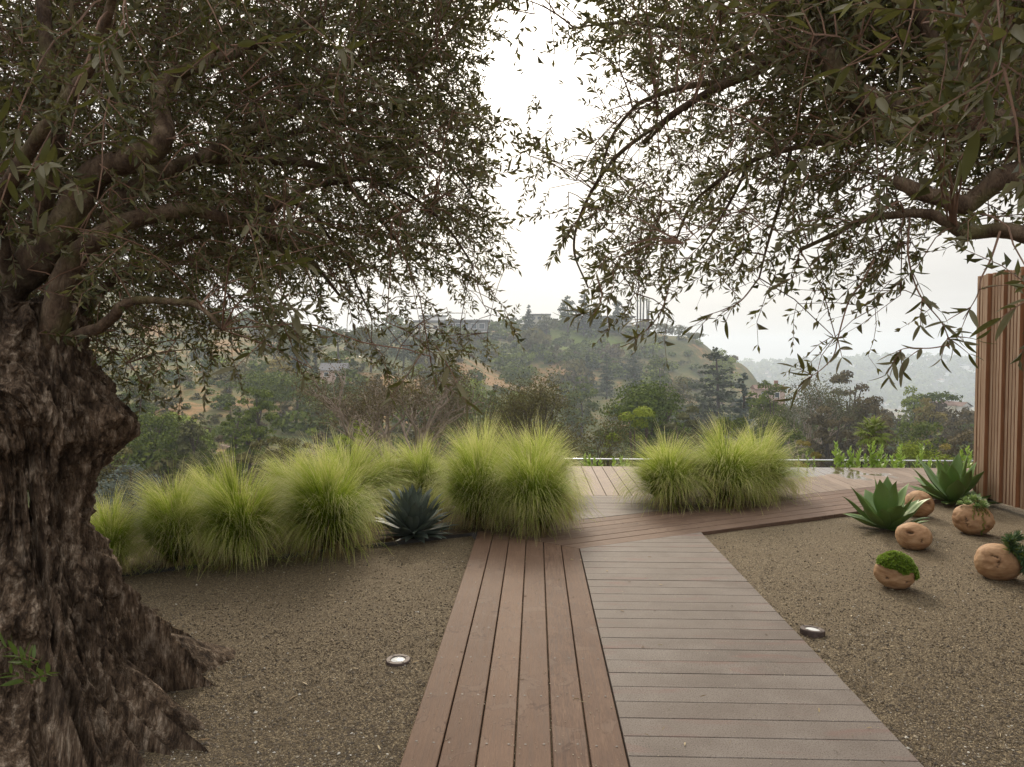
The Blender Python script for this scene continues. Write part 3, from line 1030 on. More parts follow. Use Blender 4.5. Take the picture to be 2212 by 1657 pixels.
class Canopy:
    def __init__(self): self.leaf, self.twig, self.bl = Geo(), Geo(), Geo()

    def shoots(self, base, dirs, scale, r, protos=SHOOTS, bloom=0.0):
        """place one prototype shoot at each base; returns nothing"""
        n = len(base)
        which = r.integers(0, len(protos), n)
        B = basis(dirs, r.uniform(0, 6.28, n))
        for k, S_ in enumerate(protos):
            m = np.where(which == k)[0]
            if not len(m): continue
            V = np.einsum('nij,vj->nvi', B[m], S_.V) * scale[m][:, None, None] + base[m][:, None, :]
            off = np.arange(len(m))[:, None, None] * len(S_.V)
            tn = np.clip(np.tile(S_.tint, (len(m), 1)) + r.normal(0, 0.12, len(m))[:, None], 0, 1)
            self.leaf.add(V.reshape(-1, 3), None, (S_.T[None] + off).reshape(-1, 3), tn.ravel())
            st, sq, stt = tube(S_.stem, np.linspace(0.0024, 0.0011, len(S_.stem)), 3, False)
            W = np.einsum('nij,vj->nvi', B[m], st) * scale[m][:, None, None] + base[m][:, None, :]
            off = np.arange(len(m))[:, None, None] * len(st)
            self.twig.add(W.reshape(-1, 3), (sq[None] + off).reshape(-1, 4))
            if bloom:
                mb = m[r.uniform(0, 1, len(m)) < bloom]
                oc = np.array([(1, 0, 0), (0, 1, 0), (-1, 0, 0), (0, -1, 0), (0, 0, 1), (0, 0, -1)], float)
                F = np.array([(0, 1, 4), (1, 2, 4), (2, 0, 4), (0, 2, 5)])
                for q in mb:
                    p = B[q] @ S_.stem[2] * scale[q] + base[q]
                    c = p + r.normal(0, 0.012, (9, 3))
                    for cc in c: self.bl.add(oc * 0.0028 + cc, None, F)


# how thickly the leaves stand against the sky, by 100 px squares of the measured frame (rows from the top)
COVER = """
99999999999 35888899999999
99999999998 32688888899999
99999999988 43577888888888
99999999988 75677777667777
99999988887 64777665543444
99999998777 54776555422233
99887765554 44432332211111
77665433334 31111121100000
00343211122 31010000000000
00211000000 20000000000000
""".split('\n')
COV = np.array([[int(c) / 9.0 for c in row.replace(' ', '')] for row in COVER if row.strip()])


def cover_at(x, y):
    """x, y arrays in the 2212 px frame; squares outside the frame repeat their neighbours"""
    c = np.clip(np.floor(x / 100).astype(int), 0, 21); r_ = np.floor(y / 100).astype(int) + (y >= 300)*0
    v = COV[np.clip(r_, 0, 9), np.where(c >= 11, c + 0, c)]
    v = np.where(r_ > 9, 0, v)
    # the squares beside the frame keep hanging lower
    return v


def sample_shoots(n, side, depth, centre, radius, r, zmin=1.35, zmax=4.6):
    """random positions inside one tree's crown, thinned where the photograph shows open sky"""
    out = []
    tries = 0
    while len(out) < n and tries < 60:
        tries += 1
        m = n * 3
        if side == 'left': x = r.uniform(-900, 1190, m)
        else: x = r.uniform(1010, 3300, m)
        y = r.uniform(-1500, 880, m)
        D = depth[0] + (depth[1] - depth[0]) * r.uniform(0, 1, m) ** 0.8
        if side == 'right': D = np.where(x > 1650, depth[0] + (D - depth[0]) * 0.52, D)
        d = _fw[None] + _rt[None] * ((x - CX) / FPX)[:, None] - _up[None] * ((y - CY) / FPX)[:, None]
        P = np.array([0, 0, EYE]) + d * D[:, None]
        c = cover_at(x, y)
        if side == 'left':
            c = np.where(x > 1045 + np.clip(y - 250, 0, 600) * 0.2, 0, c)
            c = np.where((y > 300) & (x > 1000), c * np.clip((1165 - x) / 120, 0, 1), c)
        else:
            left = np.interp(y, [-1500, 0, 60, 200, 260, 330, 450, 600, 720], [1000, 1065, 1100, 1200, 1110, 1105, 1180, 1240, 1300])
            c = np.where(x < left, 0, c)
        lai = (-np.log(np.clip(1 - c, 0.03, 1)) / 3.2) ** 1.35
        q = P - np.array(centre)
        rad = np.sqrt((q[:, 0] / radius[0]) ** 2 + (q[:, 1] / radius[1]) ** 2)
        if side == 'right': lai = np.where((x > 2300) & (y > -100), lai * 0.2, lai)
        if side == 'right': lai = np.where((x > 2040) & (y > 520), lai * 0.06, lai)
        lai = np.where((x < -150) | (x > 2360) | (y < -120), lai * 0.4, lai)
        keep = (r.uniform(0, 1, m) < lai) & (rad < 1.0) & (P[:, 2] > zmin) & (P[:, 2] < zmax + 0.5 * (1 - rad))
        out += [(P[i], y[i], c[i], x[i]) for i in np.where(keep)[0]]
    out = out[:n]
    return np.array([o[0] for o in out]), np.array([o[1] for o in out]), np.array([o[2] for o in out]), np.array([o[3] for o in out])


def overhead(can, limbs, c, rad, n, r):
    """the rest of the crown, over and behind the camera"""
    m = n * 6
    a = r.uniform(0, 6.28, m); q = rad * np.sqrt(r.uniform(0, 1, m))
    X, Y = c[0] + q * np.cos(a), c[1] + q * np.sin(a)
    Z = 2.5 + 1.7 * np.sqrt(np.clip(1 - (q / rad) ** 2, 0, 1)) * r.uniform(0.35, 1, m) + r.normal(0, .12, m)
    x, y, d = proj(np.stack([X, Y, Z], 1))
    ok = (d < 0.3) | (y < -150) | (x < -250) | (x > 2450)
    P = np.stack([X, Y, Z], 1)[ok][:n]
    o = P - np.array([c[0], c[1], 2.6]); o[:, 2] *= 0.3
    D = o / np.linalg.norm(o, axis=1)[:, None] + r.normal(0, .4, P.shape)
    D /= np.linalg.norm(D, axis=1)[:, None]
    can.shoots(P - D * .12, D, r.uniform(1.0, 1.5, len(P)), r)
    grow(can, limbs, (P - D * .12)[::4], r, 6)


def branch_curve(a, b, lift, r, n=5):
    m = (a + b) / 2 + np.array([0, 0, lift]) + r.normal(0, 0.03, 3) * np.linalg.norm(b - a)
    t = np.linspace(0, 1, n)[:, None]
    return a * (1 - t) ** 2 + 2 * m * t * (1 - t) + b * t * t


def crosses_gap(C):
    """true for a twig that would hang across the open sky between the two trees"""
    x, y, d = proj(C)
    lo = np.interp(y, [-800, 0, 100, 250, 330, 420], [940, 1012, 1050, 1078, 1100, 1125])
    hi = np.interp(y, [-800, 0, 60, 120, 190, 260, 330, 420], [1010, 1085, 1150, 1200, 1262, 1250, 1130, 1135])
    return bool(np.any((d > 0.3) & (y < 420) & (x > lo) & (x < hi)))


def grow(can, limbs, base, r, every=9):
    """carry every shoot on fine branches that leave the limbs"""
    L = np.concatenate(limbs)
    order = np.argsort([np.min(np.linalg.norm(L - b, axis=1)) for b in base])
    pts = [p for p in L]
    rad = [0.011] * len(pts)
    nodes = [i for k, i in enumerate(r.permutation(len(base))) if k % every == 0]
    nodeset = sorted(nodes, key=lambda i: np.min(np.linalg.norm(L - base[i], axis=1)))
    arr = np.array(pts)
    for i in nodeset:
        b = base[i]
        dist = np.linalg.norm(arr - b, axis=1)
        j = int(np.argmin(dist))
        a = arr[j]; ln = dist[j]
        if ln < 0.02: continue
        C = branch_curve(a, b, 0.16 * ln, r, 7)
        if ln > 0.25 and crosses_gap(C): continue
        r0 = min(rad[j] * 0.85, 0.0036 + 0.008 * ln)
        V, Q, _ = tube(C, np.linspace(max(r0, 0.003), 0.0022, 7), 4 if r0 > 0.0045 else 3, False)
        can.twig.add(V, Q)
        arr = np.vstack([arr, C[2:]]); rad += [max(0.0028, r0 * 0.8)] * (len(C) - 2)
    for i in range(len(base)):
        b = base[i]
        dist = np.linalg.norm(arr - b, axis=1)
        j = int(np.argmin(dist))
        ln = dist[j]
        if ln < 0.015: continue
        C = branch_curve(arr[j], b, 0.14 * ln, r, 3)
        if ln > 0.12 and crosses_gap(C): continue
        V, Q, _ = tube(C, np.linspace(0.0034, 0.0022, 3), 3, False)
        can.twig.add(V, Q)


def hang_from(can, limbs, p, r):
    """a leafy side branch from the nearest limb to p"""
    L = np.concatenate(limbs)
    a = L[int(np.argmin(np.linalg.norm(L - p, axis=1)))]
    ln = np.linalg.norm(a - p)
    n = 10
    C = branch_curve(a, p, 0.2 * ln, r, n) + np.cumsum(r.normal(0, 0.010 * ln, (n, 3)), 0) * np.sin(np.linspace(0, np.pi, n))[:, None]
    V, Q, _ = tube(C, np.linspace(0.0035, 0.0018, n), 4, False)
    can.twig.add(V, Q)
    k = r.integers(3, n, max(2, int(ln * 5)))
    d = (C[k] - C[k - 1]) + r.normal(0, 0.1 * ln, (len(k), 3))
    can.shoots(C[k], d, r.uniform(.7, 1.0, len(k)), r)


def limb(parent, P, rad, mat=None, seed=0, sides=14):
    C, rr = smooth_path(P, rad, 8)
    V, Q, T = tube(C, rr, sides)
    n = len(C) * sides
    W = V.copy()
    cen = np.repeat(C, sides, 0)
    out = V[:n] - cen
    k = 1 + 0.13 * fbm(V[:n] * 14, 3, seed) + 0.05 * vnoise(V[:n] * 60, seed + 3)
    W[:n] = cen + out * k[:, None]
    Geo().add(W, Q, T).build('limb', mat or MT['limb'], parent, smooth=True)
    return C


def px_limb(pts, deps):
    """limb path from measured photo positions with a distance for each"""
    d = np.interp(np.linspace(0, 1, len(pts)), np.linspace(0, 1, len(deps)), deps)
    return np.array([at(x, y, D) for (x, y), D in zip(pts, d)])


def near_leaf_mesh(name, L, w, seed):
    r = np.random.default_rng(seed)
    n, m = 9, 5
    t = np.linspace(0, 1, n); s = np.linspace(-1, 1, m)
    wid = w * 0.5 * np.sin(np.pi * np.clip(t, 0, 1) ** 0.85) ** 0.75 + 0.0008
    bend = r.normal(0, 0.012)
    V = [(L * a, wd * b, 0.22 * wd * abs(b) + bend * (a * a)) for a, wd in zip(t, wid) for b in s]
    return Geo().add(V, grid_faces(n, m), None, np.repeat(0.35 + 0.3 * r.uniform(size=n), m)).mesh(name, MT['olive_leaf'], True)


def _spr(k):
    m = NEAR_LEAF[k].copy(); m.materials[0] = MT['sprout']; return m


NEAR_LEAF = [near_leaf_mesh('leaf', 0.066, 0.0145, 3), near_leaf_mesh('leaf', 0.058, 0.013, 4), near_leaf_mesh('leaf', 0.072, 0.0165, 5)]
MT['sprout'] = leaf_mat('sprout_leaf', (0.05, 0.08, 0.014), (0.09, 0.135, 0.024), (0.15, 0.2, 0.045), 0.35, 0.45)
SPROUT = [_spr(k) for k in range(3)]


def near_spray(parent, can, base, d, L, pairs, r, scale=1.0, leaves=None):
    """a twig close to the camera whose leaves are single objects"""
    d = np.array(d, float); d /= np.linalg.norm(d)
    t = np.linspace(0, 1, 7)[:, None]
    side = r.normal(0, 1, 3); side -= d * (side @ d)
    C = np.array(base) + d * L * t + np.array([0, 0, -0.12 * L]) * t * t + side * 0.05 * L * t * t
    V, Q, _ = tube(C, np.linspace(0.0022, 0.001, 7), 5, False)
    can.twig.add(V, Q)
    tang = np.gradient(C, axis=0)
    for i in range(pairs):
        s = 0.1 + 0.9 * i / max(1, pairs - 1)
        k = s * 6; a = int(min(5, k)); f = k - a
        p = C[a] * (1 - f) + C[a + 1] * f
        tg = tang[a] / np.linalg.norm(tang[a])
        Bt = basis(tg[None], np.array([i * 1.57 + r.normal(0, .3)]))[0]
        for sg in (1, -1):
            el = r.uniform(0.55, 1.1) * (1 - 0.4 * s)
            dv = Bt @ np.array([math.cos(el), sg * math.sin(el), 0])
            B = basis(dv[None], np.array([r.uniform(-0.9, 0.9)]))[0]
            o = bpy.data.objects.new('leaf', (leaves or NEAR_LEAF)[int(r.integers(0, 3))])
            COL.objects.link(o)
            sc = scale * r.uniform(0.75, 1.15)
            M4 = Matrix([[*(B[0] * sc), p[0]], [*(B[1] * sc), p[1]], [*(B[2] * sc), p[2]], [0, 0, 0, 1]])
            o.parent = parent
            o.matrix_parent_inverse = Matrix.Translation(-parent.location)
            o.matrix_basis = M4


def finish_canopy(can, root):
    inv = Matrix.Translation(-root.location)
    for g, nm, mt in ((can.leaf, 'foliage', MT['olive_leaf']), (can.twig, 'twigs', MT['twig']), (can.bl, 'blossom', MT['blossom'])):
        if g.n:
            o = g.build(nm, mt, root, kind='stuff'); o.matrix_parent_inverse = inv


def fix_children(root):
    inv = Matrix.Translation(-root.location)
    for c in root.children: c.matrix_parent_inverse = inv


def left_olive():
    r = np.random.default_rng(101)
    cx, cy = -2.34, 3.02
    root = thing('olive_tree', 'old olive tree with a massive gnarled trunk standing in the gravel on the left', 'tree', (cx, cy, 0), group='olive trees framing the path')
    prof = [(-0.12, 1.22), (0.0, 1.05), (0.055, 0.965), (0.104, 0.91), (0.163, 0.82), (0.222, 0.74), (0.30, 0.67), (0.40, 0.63), (0.498, 0.59), (0.597, 0.51), (0.695, 0.46), (0.774, 0.42),
            (0.87, 0.41), (0.99, 0.44), (1.09, 0.49), (1.168, 0.55), (1.287, 0.56), (1.385, 0.53), (1.5, 0.45), (1.64, 0.385), (1.76, 0.38), (1.82, 0.36)]
    prof = [(z, q * 0.72) for z, q in prof]
    build_trunk(cx, cy, prof, 3, root)
    P = []
    def lim(pts, deps, r0, r1, pre=None, seed=0):
        C = px_limb(pts, deps)
        if pre is not None: C = np.vstack([[pre], C])
        rad = np.linspace(r0, r1, len(C))
        P.append(limb(root, C, rad, seed=seed))
    c0 = (cx + 0.15, cy, 1.55)
    lim([(118, 700), (131, 628), (166, 557), (211, 517), (266, 482), (341, 462), (417, 454), (472, 467), (517, 487), (590, 512), (680, 575), (735, 640)], [2.95, 2.95, 3.1, 3.6], 0.062, 0.007, (cx + 0.18, cy - 0.05, 1.5), 1)
    lim([(10, 650), (50, 592), (100, 547), (146, 482), (190, 397), (236, 361), (301, 336), (346, 311), (352, 262), (345, 205), (381, 160), (452, 135), (520, 110), (600, 70), (700, 40)], [3.1, 2.95, 3.2], 0.085, 0.012, (cx + 0.02, cy, 1.5), 2)
    lim([(236, 480), (266, 427), (311, 397), (351, 371), (427, 346), (502, 341), (577, 346), (653, 351), (728, 374), (768, 417), (820, 470), (870, 540)], [3.0, 3.4, 4.0], 0.045, 0.007, seed=3)
    lim([(60, 590), (95, 420), (122, 240), (108, 150), (98, 60), (92, -60), (110, -260)], [3.2, 2.8, 2.8], 0.05, 0.014, seed=4)
    lim([(122, 240), (140, 200), (148, 150), (156, 10), (170, -150)], [2.8, 2.9], 0.018, 0.007, seed=5)
    lim([(150, 735), (190, 716), (216, 708), (246, 683), (266, 658), (311, 648), (361, 651), (417, 656), (452, 680), (480, 712)], [2.9, 2.75, 2.7], 0.027, 0.008, seed=6)
    lim([(165, 712), (181, 695), (196, 658), (226, 623), (281, 577), (321, 557), (400, 520), (480, 500)], [3.1, 3.4], 0.03, 0.008, seed=7)
    lim([(505, 478), (560, 462), (617, 432), (673, 402), (743, 392), (783, 387), (843, 402), (900, 432), (965, 490), (1020, 570)], [3.25, 3.8], 0.02, 0.005, seed=8)
    lim([(622, 432), (678, 462), (703, 502), (743, 552), (768, 610), (800, 680)], [3.55, 3.7], 0.013, 0.004, seed=9)
    lim([(430, 345), (520, 290), (620, 248), (655, 210), (705, 170), (770, 140), (850, 128), (930, 160), (990, 230)], [3.2, 4.2], 0.03, 0.006, seed=10)
    lim([(350, 262), (330, 150), (360, 30), (400, -120), (480, -300)], [3.55, 3.9], 0.03, 0.012, seed=11)
    lim([(500, 340), (600, 300), (700, 270), (800, 265), (900, 300), (980, 370), (1040, 450)], [3.3, 4.6], 0.022, 0.005, seed=12)
    lim([(60, 600), (-60, 450), (-200, 300), (-420, 150)], [3.2, 3.0], 0.05, 0.015, seed=13)
    lim([(40, 620), (-10, 480), (60, 330), (190, 150), (260, -60)], [3.1, 2.2], 0.04, 0.012, seed=14)
    can = Canopy()
    pos, py, cv, px = sample_shoots(LEFT_N, 'left', (2.75, 6.6), (cx, cy + 0.3, 0), (3.5, 3.3), r)
    o = pos[:, :2] - np.array([cx, cy]); o /= np.linalg.norm(o, axis=1)[:, None] + 1e-6
    hang = np.clip((py - 150) / 450, -0.25, 1.15)
    d = np.stack([o[:, 0] * 0.75, o[:, 1] * 0.55, 0.12 - 0.7 * hang], 1) + r.normal(0, 0.5, (len(pos), 3))
    d /= np.linalg.norm(d, axis=1)[:, None]
    sc = r.uniform(0.8, 1.15, len(pos))
    base = pos - d * 0.12
    can.shoots(base, d, sc, r, bloom=0.05)
    overhead(can, P, (cx, cy), 3.3, 800, r)
    grow(can, P, base, r)
    # brighter sprays that reach towards the camera
    for (x, y, D) in [(150, 300, 1.9), (60, 380, 1.8), (210, 430, 2.0), (120, 500, 1.9), (40, 240, 1.8), (590, 560, 2.2), (610, 640, 2.3), (600, 720, 2.3), (930, 770, 2.3), (270, 60, 1.7), (480, 70, 1.9), (750, 120, 2.0), (560, 470, 2.1)]:
        p = at(x, y, D)
        for k in range(2):
            dv = np.array([r.normal(0.1, .5), r.normal(-0.2, .4), r.normal(-.35, .4)])
            near_spray(root, can, p + r.normal(0, .03, 3), dv, r.uniform(.13, .2), int(r.integers(4, 5)), r)
        hang_from(can, P, p, r)
    # green shoots sprouting low on the trunk
    for (x, y, D, n) in [(82, 1475, 2.42, 3), (80, 1440, 2.42, 2)]:
        for k in range(n):
            near_spray(root, can, at(x, y, D) + r.normal(0, .01, 3), (r.normal(0, .4), -0.5, r.uniform(0.4, 1)), 0.12, 4, r, 0.9, SPROUT)
    finish_canopy(can, root)
    fix_children(root)


def right_olive():
    r = np.random.default_rng(202)
    cx, cy = 3.35, 2.45
    root = thing('olive_tree', 'olive tree reaching in from the right with bare crooked limbs over the slatted fence', 'tree', (cx, cy, 0), group='olive trees framing the path')
    prof = [(-0.12, 0.85), (0.0, 0.8), (0.1, 0.68), (0.25, 0.54), (0.5, 0.45), (0.8, 0.38), (1.1, 0.40), (1.35, 0.42), (1.6, 0.36), (1.82, 0.33)]
    build_trunk(cx, cy, prof, 71, root, 70, 110)
    P = []
    def lim(pts, deps, r0, r1, pre=None, seed=0):
        C = px_limb(pts, deps)
        if pre is not None: C = np.vstack([[pre], C])
        P.append(limb(root, C, np.linspace(r0, r1, len(C)), seed=seed))
    t0 = (cx, cy, 1.7)
    lim([(2420, 330), (2250, 285), (2060, 261), (1960, 241), (1889, 226), (1849, 201), (1809, 161), (1784, 120), (1754, 97), (1709, 92), (1673, 115), (1655, 140), (1580, 176), (1530, 200), (1450, 250), (1390, 310)], [2.5, 2.7, 3.4], 0.062, 0.012, t0, 31)
    lim([(2420, 400), (2260, 360), (2212, 371), (2160, 387), (2120, 417), (2085, 442), (2035, 427), (1990, 417), (1960, 402), (1928, 390)], [2.5, 2.6], 0.05, 0.022, t0, 32)
    lim([(2450, 560), (2290, 520), (2212, 507), (2160, 497), (2085, 502), (2050, 482), (2005, 462), (1934, 464), (1859, 477), (1799, 507), (1728, 540)], [2.4, 2.5, 2.8], 0.036, 0.0075, t0, 33)
    lim([(2400, 300), (2200, 290), (2060, 281), (1934, 286), (1809, 301), (1708, 321), (1620, 350), (1540, 400), (1490, 450), (1460, 520)], [2.8, 3.0, 3.7], 0.026, 0.005, t0, 34)
    lim([(1578, 176), (1488, 186), (1407, 211), (1367, 236), (1320, 300), (1290, 400)], [3.3, 3.8], 0.016, 0.005, seed=35)
    lim([(1654, 141), (1560, 90), (1450, 60), (1330, 50), (1240, 60)], [3.2, 4.0], 0.018, 0.005, seed=36)
    lim([(1780, 118), (1720, 20), (1600, -60), (1450, -130), (1300, -150)], [3.0, 4.2], 0.03, 0.008, seed=37)
    lim([(2150, 270), (2050, 150), (1980, 20), (1900, -150), (1800, -350)], [2.6, 2.6], 0.035, 0.012, seed=38)
    lim([(2330, 310), (2400, 100), (2500, -150), (2600, -450)], [2.5, 2.6], 0.05, 0.015, seed=39)
    lim([(1620, 350), (1580, 430), (1540, 500), (1500, 560)], [3.5, 3.6], 0.009, 0.004, seed=40)
    lim([(1450, 250), (1330, 340), (1260, 450), (1240, 540), (1270, 620)], [3.35, 3.7], 0.011, 0.004, seed=41)
    lim([(1708, 321), (1690, 420), (1660, 520), (1640, 600)], [3.2, 3.2], 0.009, 0.004, seed=42)
    can = Canopy()
    pos, py, cv, px = sample_shoots(RIGHT_N, 'right', (2.3, 6.3), (cx, cy + 0.2, 0), (4.1, 3.6), r)
    o = pos[:, :2] - np.array([cx, cy]); o /= np.linalg.norm(o, axis=1)[:, None] + 1e-6
    hang = np.clip((py - 100) / 380, -0.2, 1.3)
    d = np.stack([o[:, 0] * 0.75, o[:, 1] * 0.5, 0.1 - 0.75 * hang], 1) + r.normal(0, 0.48, (len(pos), 3))
    d /= np.linalg.norm(d, axis=1)[:, None]
    base = pos - d * 0.12
    thin = cv < 0.36
    overhead(can, P, (cx, cy), 4.0, 450, r)
    can.shoots(base[~thin], d[~thin], r.uniform(0.8, 1.15, int((~thin).sum())), r, bloom=0.05)
    can.shoots(base[thin], d[thin], r.uniform(0.8, 1.1, int(thin.sum())), r, SPARSE)
    grow(can, P, base, r)
    # long bare hanging twigs with leaves at their tips
    def dangle(pts, deps, tips, r0=0.004):
        C, rr = smooth_path(px_limb(pts, deps), np.linspace(r0, 0.0012, len(pts)), 6)
        V, Q, T = tube(C, rr, 5); can.twig.add(V, Q)
        for f, n in tips:
            k = int(f * (len(C) - 2)); p = C[k]; tg = C[k + 1] - C[k]
            for _ in range(n):
                near_spray(root, can, p, tg / np.linalg.norm(tg) + r.normal(0, .55, 3), r.uniform(.05, .11), int(r.integers(2, 4)), r, 0.95)
    dangle([(1965, 470), (1962, 552), (1985, 633), (2035, 698), (2052, 745)], [2.5, 2.4], [(0.35, 1), (0.6, 2), (0.8, 2), (0.97, 3)])
    dangle([(2052, 745), (2010, 752), (1960, 752), (1935, 760)], [2.4, 2.4], [(0.5, 1), (0.9, 3)], 0.0025)
    dangle([(1889, 560), (1862, 610), (1834, 650), (1812, 723), (1801, 768), (1772, 800), (1736, 822)], [2.6, 2.5], [(0.3, 1), (0.55, 2), (0.95, 3)])
    dangle([(2160, 500), (2140, 560), (2120, 600), (2110, 640), (2080, 690)], [2.4, 2.3], [(0.7, 1), (0.95, 2)])
    dangle([(1290, 600), (1300, 640), (1280, 680), (1255, 672)], [3.0, 2.9], [(0.5, 2), (0.95, 3)])
    dangle([(1450, 560), (1440, 640), (1410, 700), (1370, 730)], [3.1, 3.0], [(0.5, 2), (0.7, 2), (0.95, 3)])
    dangle([(1640, 600), (1600, 650), (1560, 670), (1530, 680)], [3.0, 3.0], [(0.5, 2), (0.95, 2)])
    # sprays hanging right in front of the lens at the top right
    for (x, y, D) in [(2190, 50, 1.05), (2100, 40, 1.15), (2170, 150, 1.1), (1990, 50, 1.3), (2070, 150, 1.35), (2195, 240, 1.2), (1885, 255, 1.7), (1600, 40, 1.8), (1960, 130, 1.5)]:
        p = at(x, y, D)
        for k in range(2):
            near_spray(root, can, p + r.normal(0, .02, 3) - np.array([0, 0, -.05]), (r.normal(-.2, .5), r.normal(0, .4), r.uniform(-1, 0.1)), r.uniform(.09, .14), int(r.integers(2, 4)), r)
        hang_from(can, P, p, r)
    near_spray(root, can, at(2235, 640, 1.45), (-0.75, 0.1, -0.4), 0.07, 3, r)
    hang_from(can, P[:3], at(2235, 640, 1.45), r)
    finish_canopy(can, root)
    fix_children(root)


LEFT_N, RIGHT_N = 8500, 6300
left_olive()
right_olive()
# ------------------------------------------------------------------ feather grass
def grass_mats():
    out = []
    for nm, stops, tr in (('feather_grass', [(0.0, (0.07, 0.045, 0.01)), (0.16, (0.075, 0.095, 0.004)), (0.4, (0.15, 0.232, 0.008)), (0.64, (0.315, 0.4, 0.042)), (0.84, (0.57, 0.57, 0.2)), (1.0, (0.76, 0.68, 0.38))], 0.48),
                          ('straw_grass', [(0.0, (0.14, 0.09, 0.035)), (0.5, (0.27, 0.2, 0.075)), (1.0, (0.42, 0.34, 0.16))], 0.35)):
        M = Mat(nm)
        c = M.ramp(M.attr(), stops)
        M.set('Base Color', c).set('Roughness', 0.55).set('Specular IOR Level', 0.25)
        M.translucent(c, tr)
        out.append(M.m)
    return out


MT['grass'], MT['straw'] = grass_mats()


def grass_mesh(name, mat, n, h, spread, seed, width=0.0016, droop=1.0, lean=(0, 0), low=False):
    """a tussock of fine blades that rise, arch over and fall outwards"""
    r = np.random.default_rng(seed)
    seg = 8
    nl = 110 if not low else 60
    lk = r.integers(0, nl, n); free = r.uniform(0, 1, n) < 0.22
    laz = r.uniform(0, 2 * math.pi, nl); lti = r.uniform(0, 1, nl); lbe = r.uniform(0.6, 1.45, nl); lle = r.uniform(0.72, 1.2, nl); ltw = r.normal(0, .4, nl)
    az = np.where(free, r.uniform(0, 2 * math.pi, n), laz[lk] + r.normal(0, 0.16, n))
    rad0 = 0.085 * np.sqrt(np.where(free, r.uniform(0, 1, n), np.clip(lti[lk] + r.normal(0, .1, n), 0, 1)))
    b = np.stack([rad0 * np.cos(az), rad0 * np.sin(az), np.zeros(n)], 1)
    az2 = az + np.where(free, r.normal(0, 0.5, n), r.normal(0, 0.1, n))
    tilt = (np.where(free, r.uniform(0, 1, n), np.clip(lti[lk] + r.normal(0, .055, n), 0, 1)) ** 0.8) * (1.3 if not low else 1.5)
    L = 1.12 * h * np.where(free, r.uniform(0.6, 1.25, n), lle[lk] * r.uniform(0.8, 1.08, n)) * (1.1 - 0.16 * tilt)
    if low: L *= r.uniform(0.5, 0.95, n)
    bend = (0.62 + 0.72 * tilt) * droop * np.where(free, r.uniform(0.6, 1.4, n), lbe[lk] * r.uniform(.85, 1.15, n))
    th0 = tilt * 0.52 * spread + (r.uniform(0, 1, n) < (0.08 if not low else 0.6)) * r.uniform(0.2, 0.7, n)
    P = np.zeros((n, seg + 1, 3)); P[:, 0] = b
    tw = np.where(free, r.normal(0, 0.35, n), ltw[lk] + r.normal(0, .12, n))
    lx, ly = lean
    for k in range(seg):
        s = (k + 0.5) / seg
        th = th0 + bend * s ** 2.1 * 1.45
        a = az2 + tw * s
        d = np.stack([np.sin(th) * np.cos(a) + (lx - 0.16) * s * s, np.sin(th) * np.sin(a) + (ly - 0.04) * s * s, np.cos(th)], 1)
        P[:, k + 1] = P[:, k] + d * (L / seg)[:, None]
    P[:, :, 2] = np.maximum(P[:, :, 2], 0.006 + 0.02 * r.uniform(size=n)[:, None])
    t = np.linspace(0, 1, seg + 1)
    wd = width * (0.55 + 0.7 * np.sin(np.pi * np.clip(t * 0.9 + 0.1, 0, 1))) * np.where(t > 0.97, 0.3, 1)
    sa = az2 + math.pi / 2 + r.uniform(-1.2, 1.2, n)
    side = np.stack([np.cos(sa), np.sin(sa), 0 * sa], 1)
    A = P + side[:, None, :] * wd[None, :, None]
    B = P - side[:, None, :] * wd[None, :, None]
    V = np.stack([A, B], 2).reshape(n, -1, 3)
    q = np.array([(2 * k, 2 * k + 1, 2 * k + 3, 2 * k + 2) for k in range(seg)])
    Q = (np.arange(n)[:, None, None] * (2 * seg + 2) + q[None]).reshape(-1, 4)
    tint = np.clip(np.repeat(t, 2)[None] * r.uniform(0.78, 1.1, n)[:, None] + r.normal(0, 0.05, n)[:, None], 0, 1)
    return Geo().add(V.reshape(-1, 3), Q, None, tint.ravel()).mesh(name, mat)


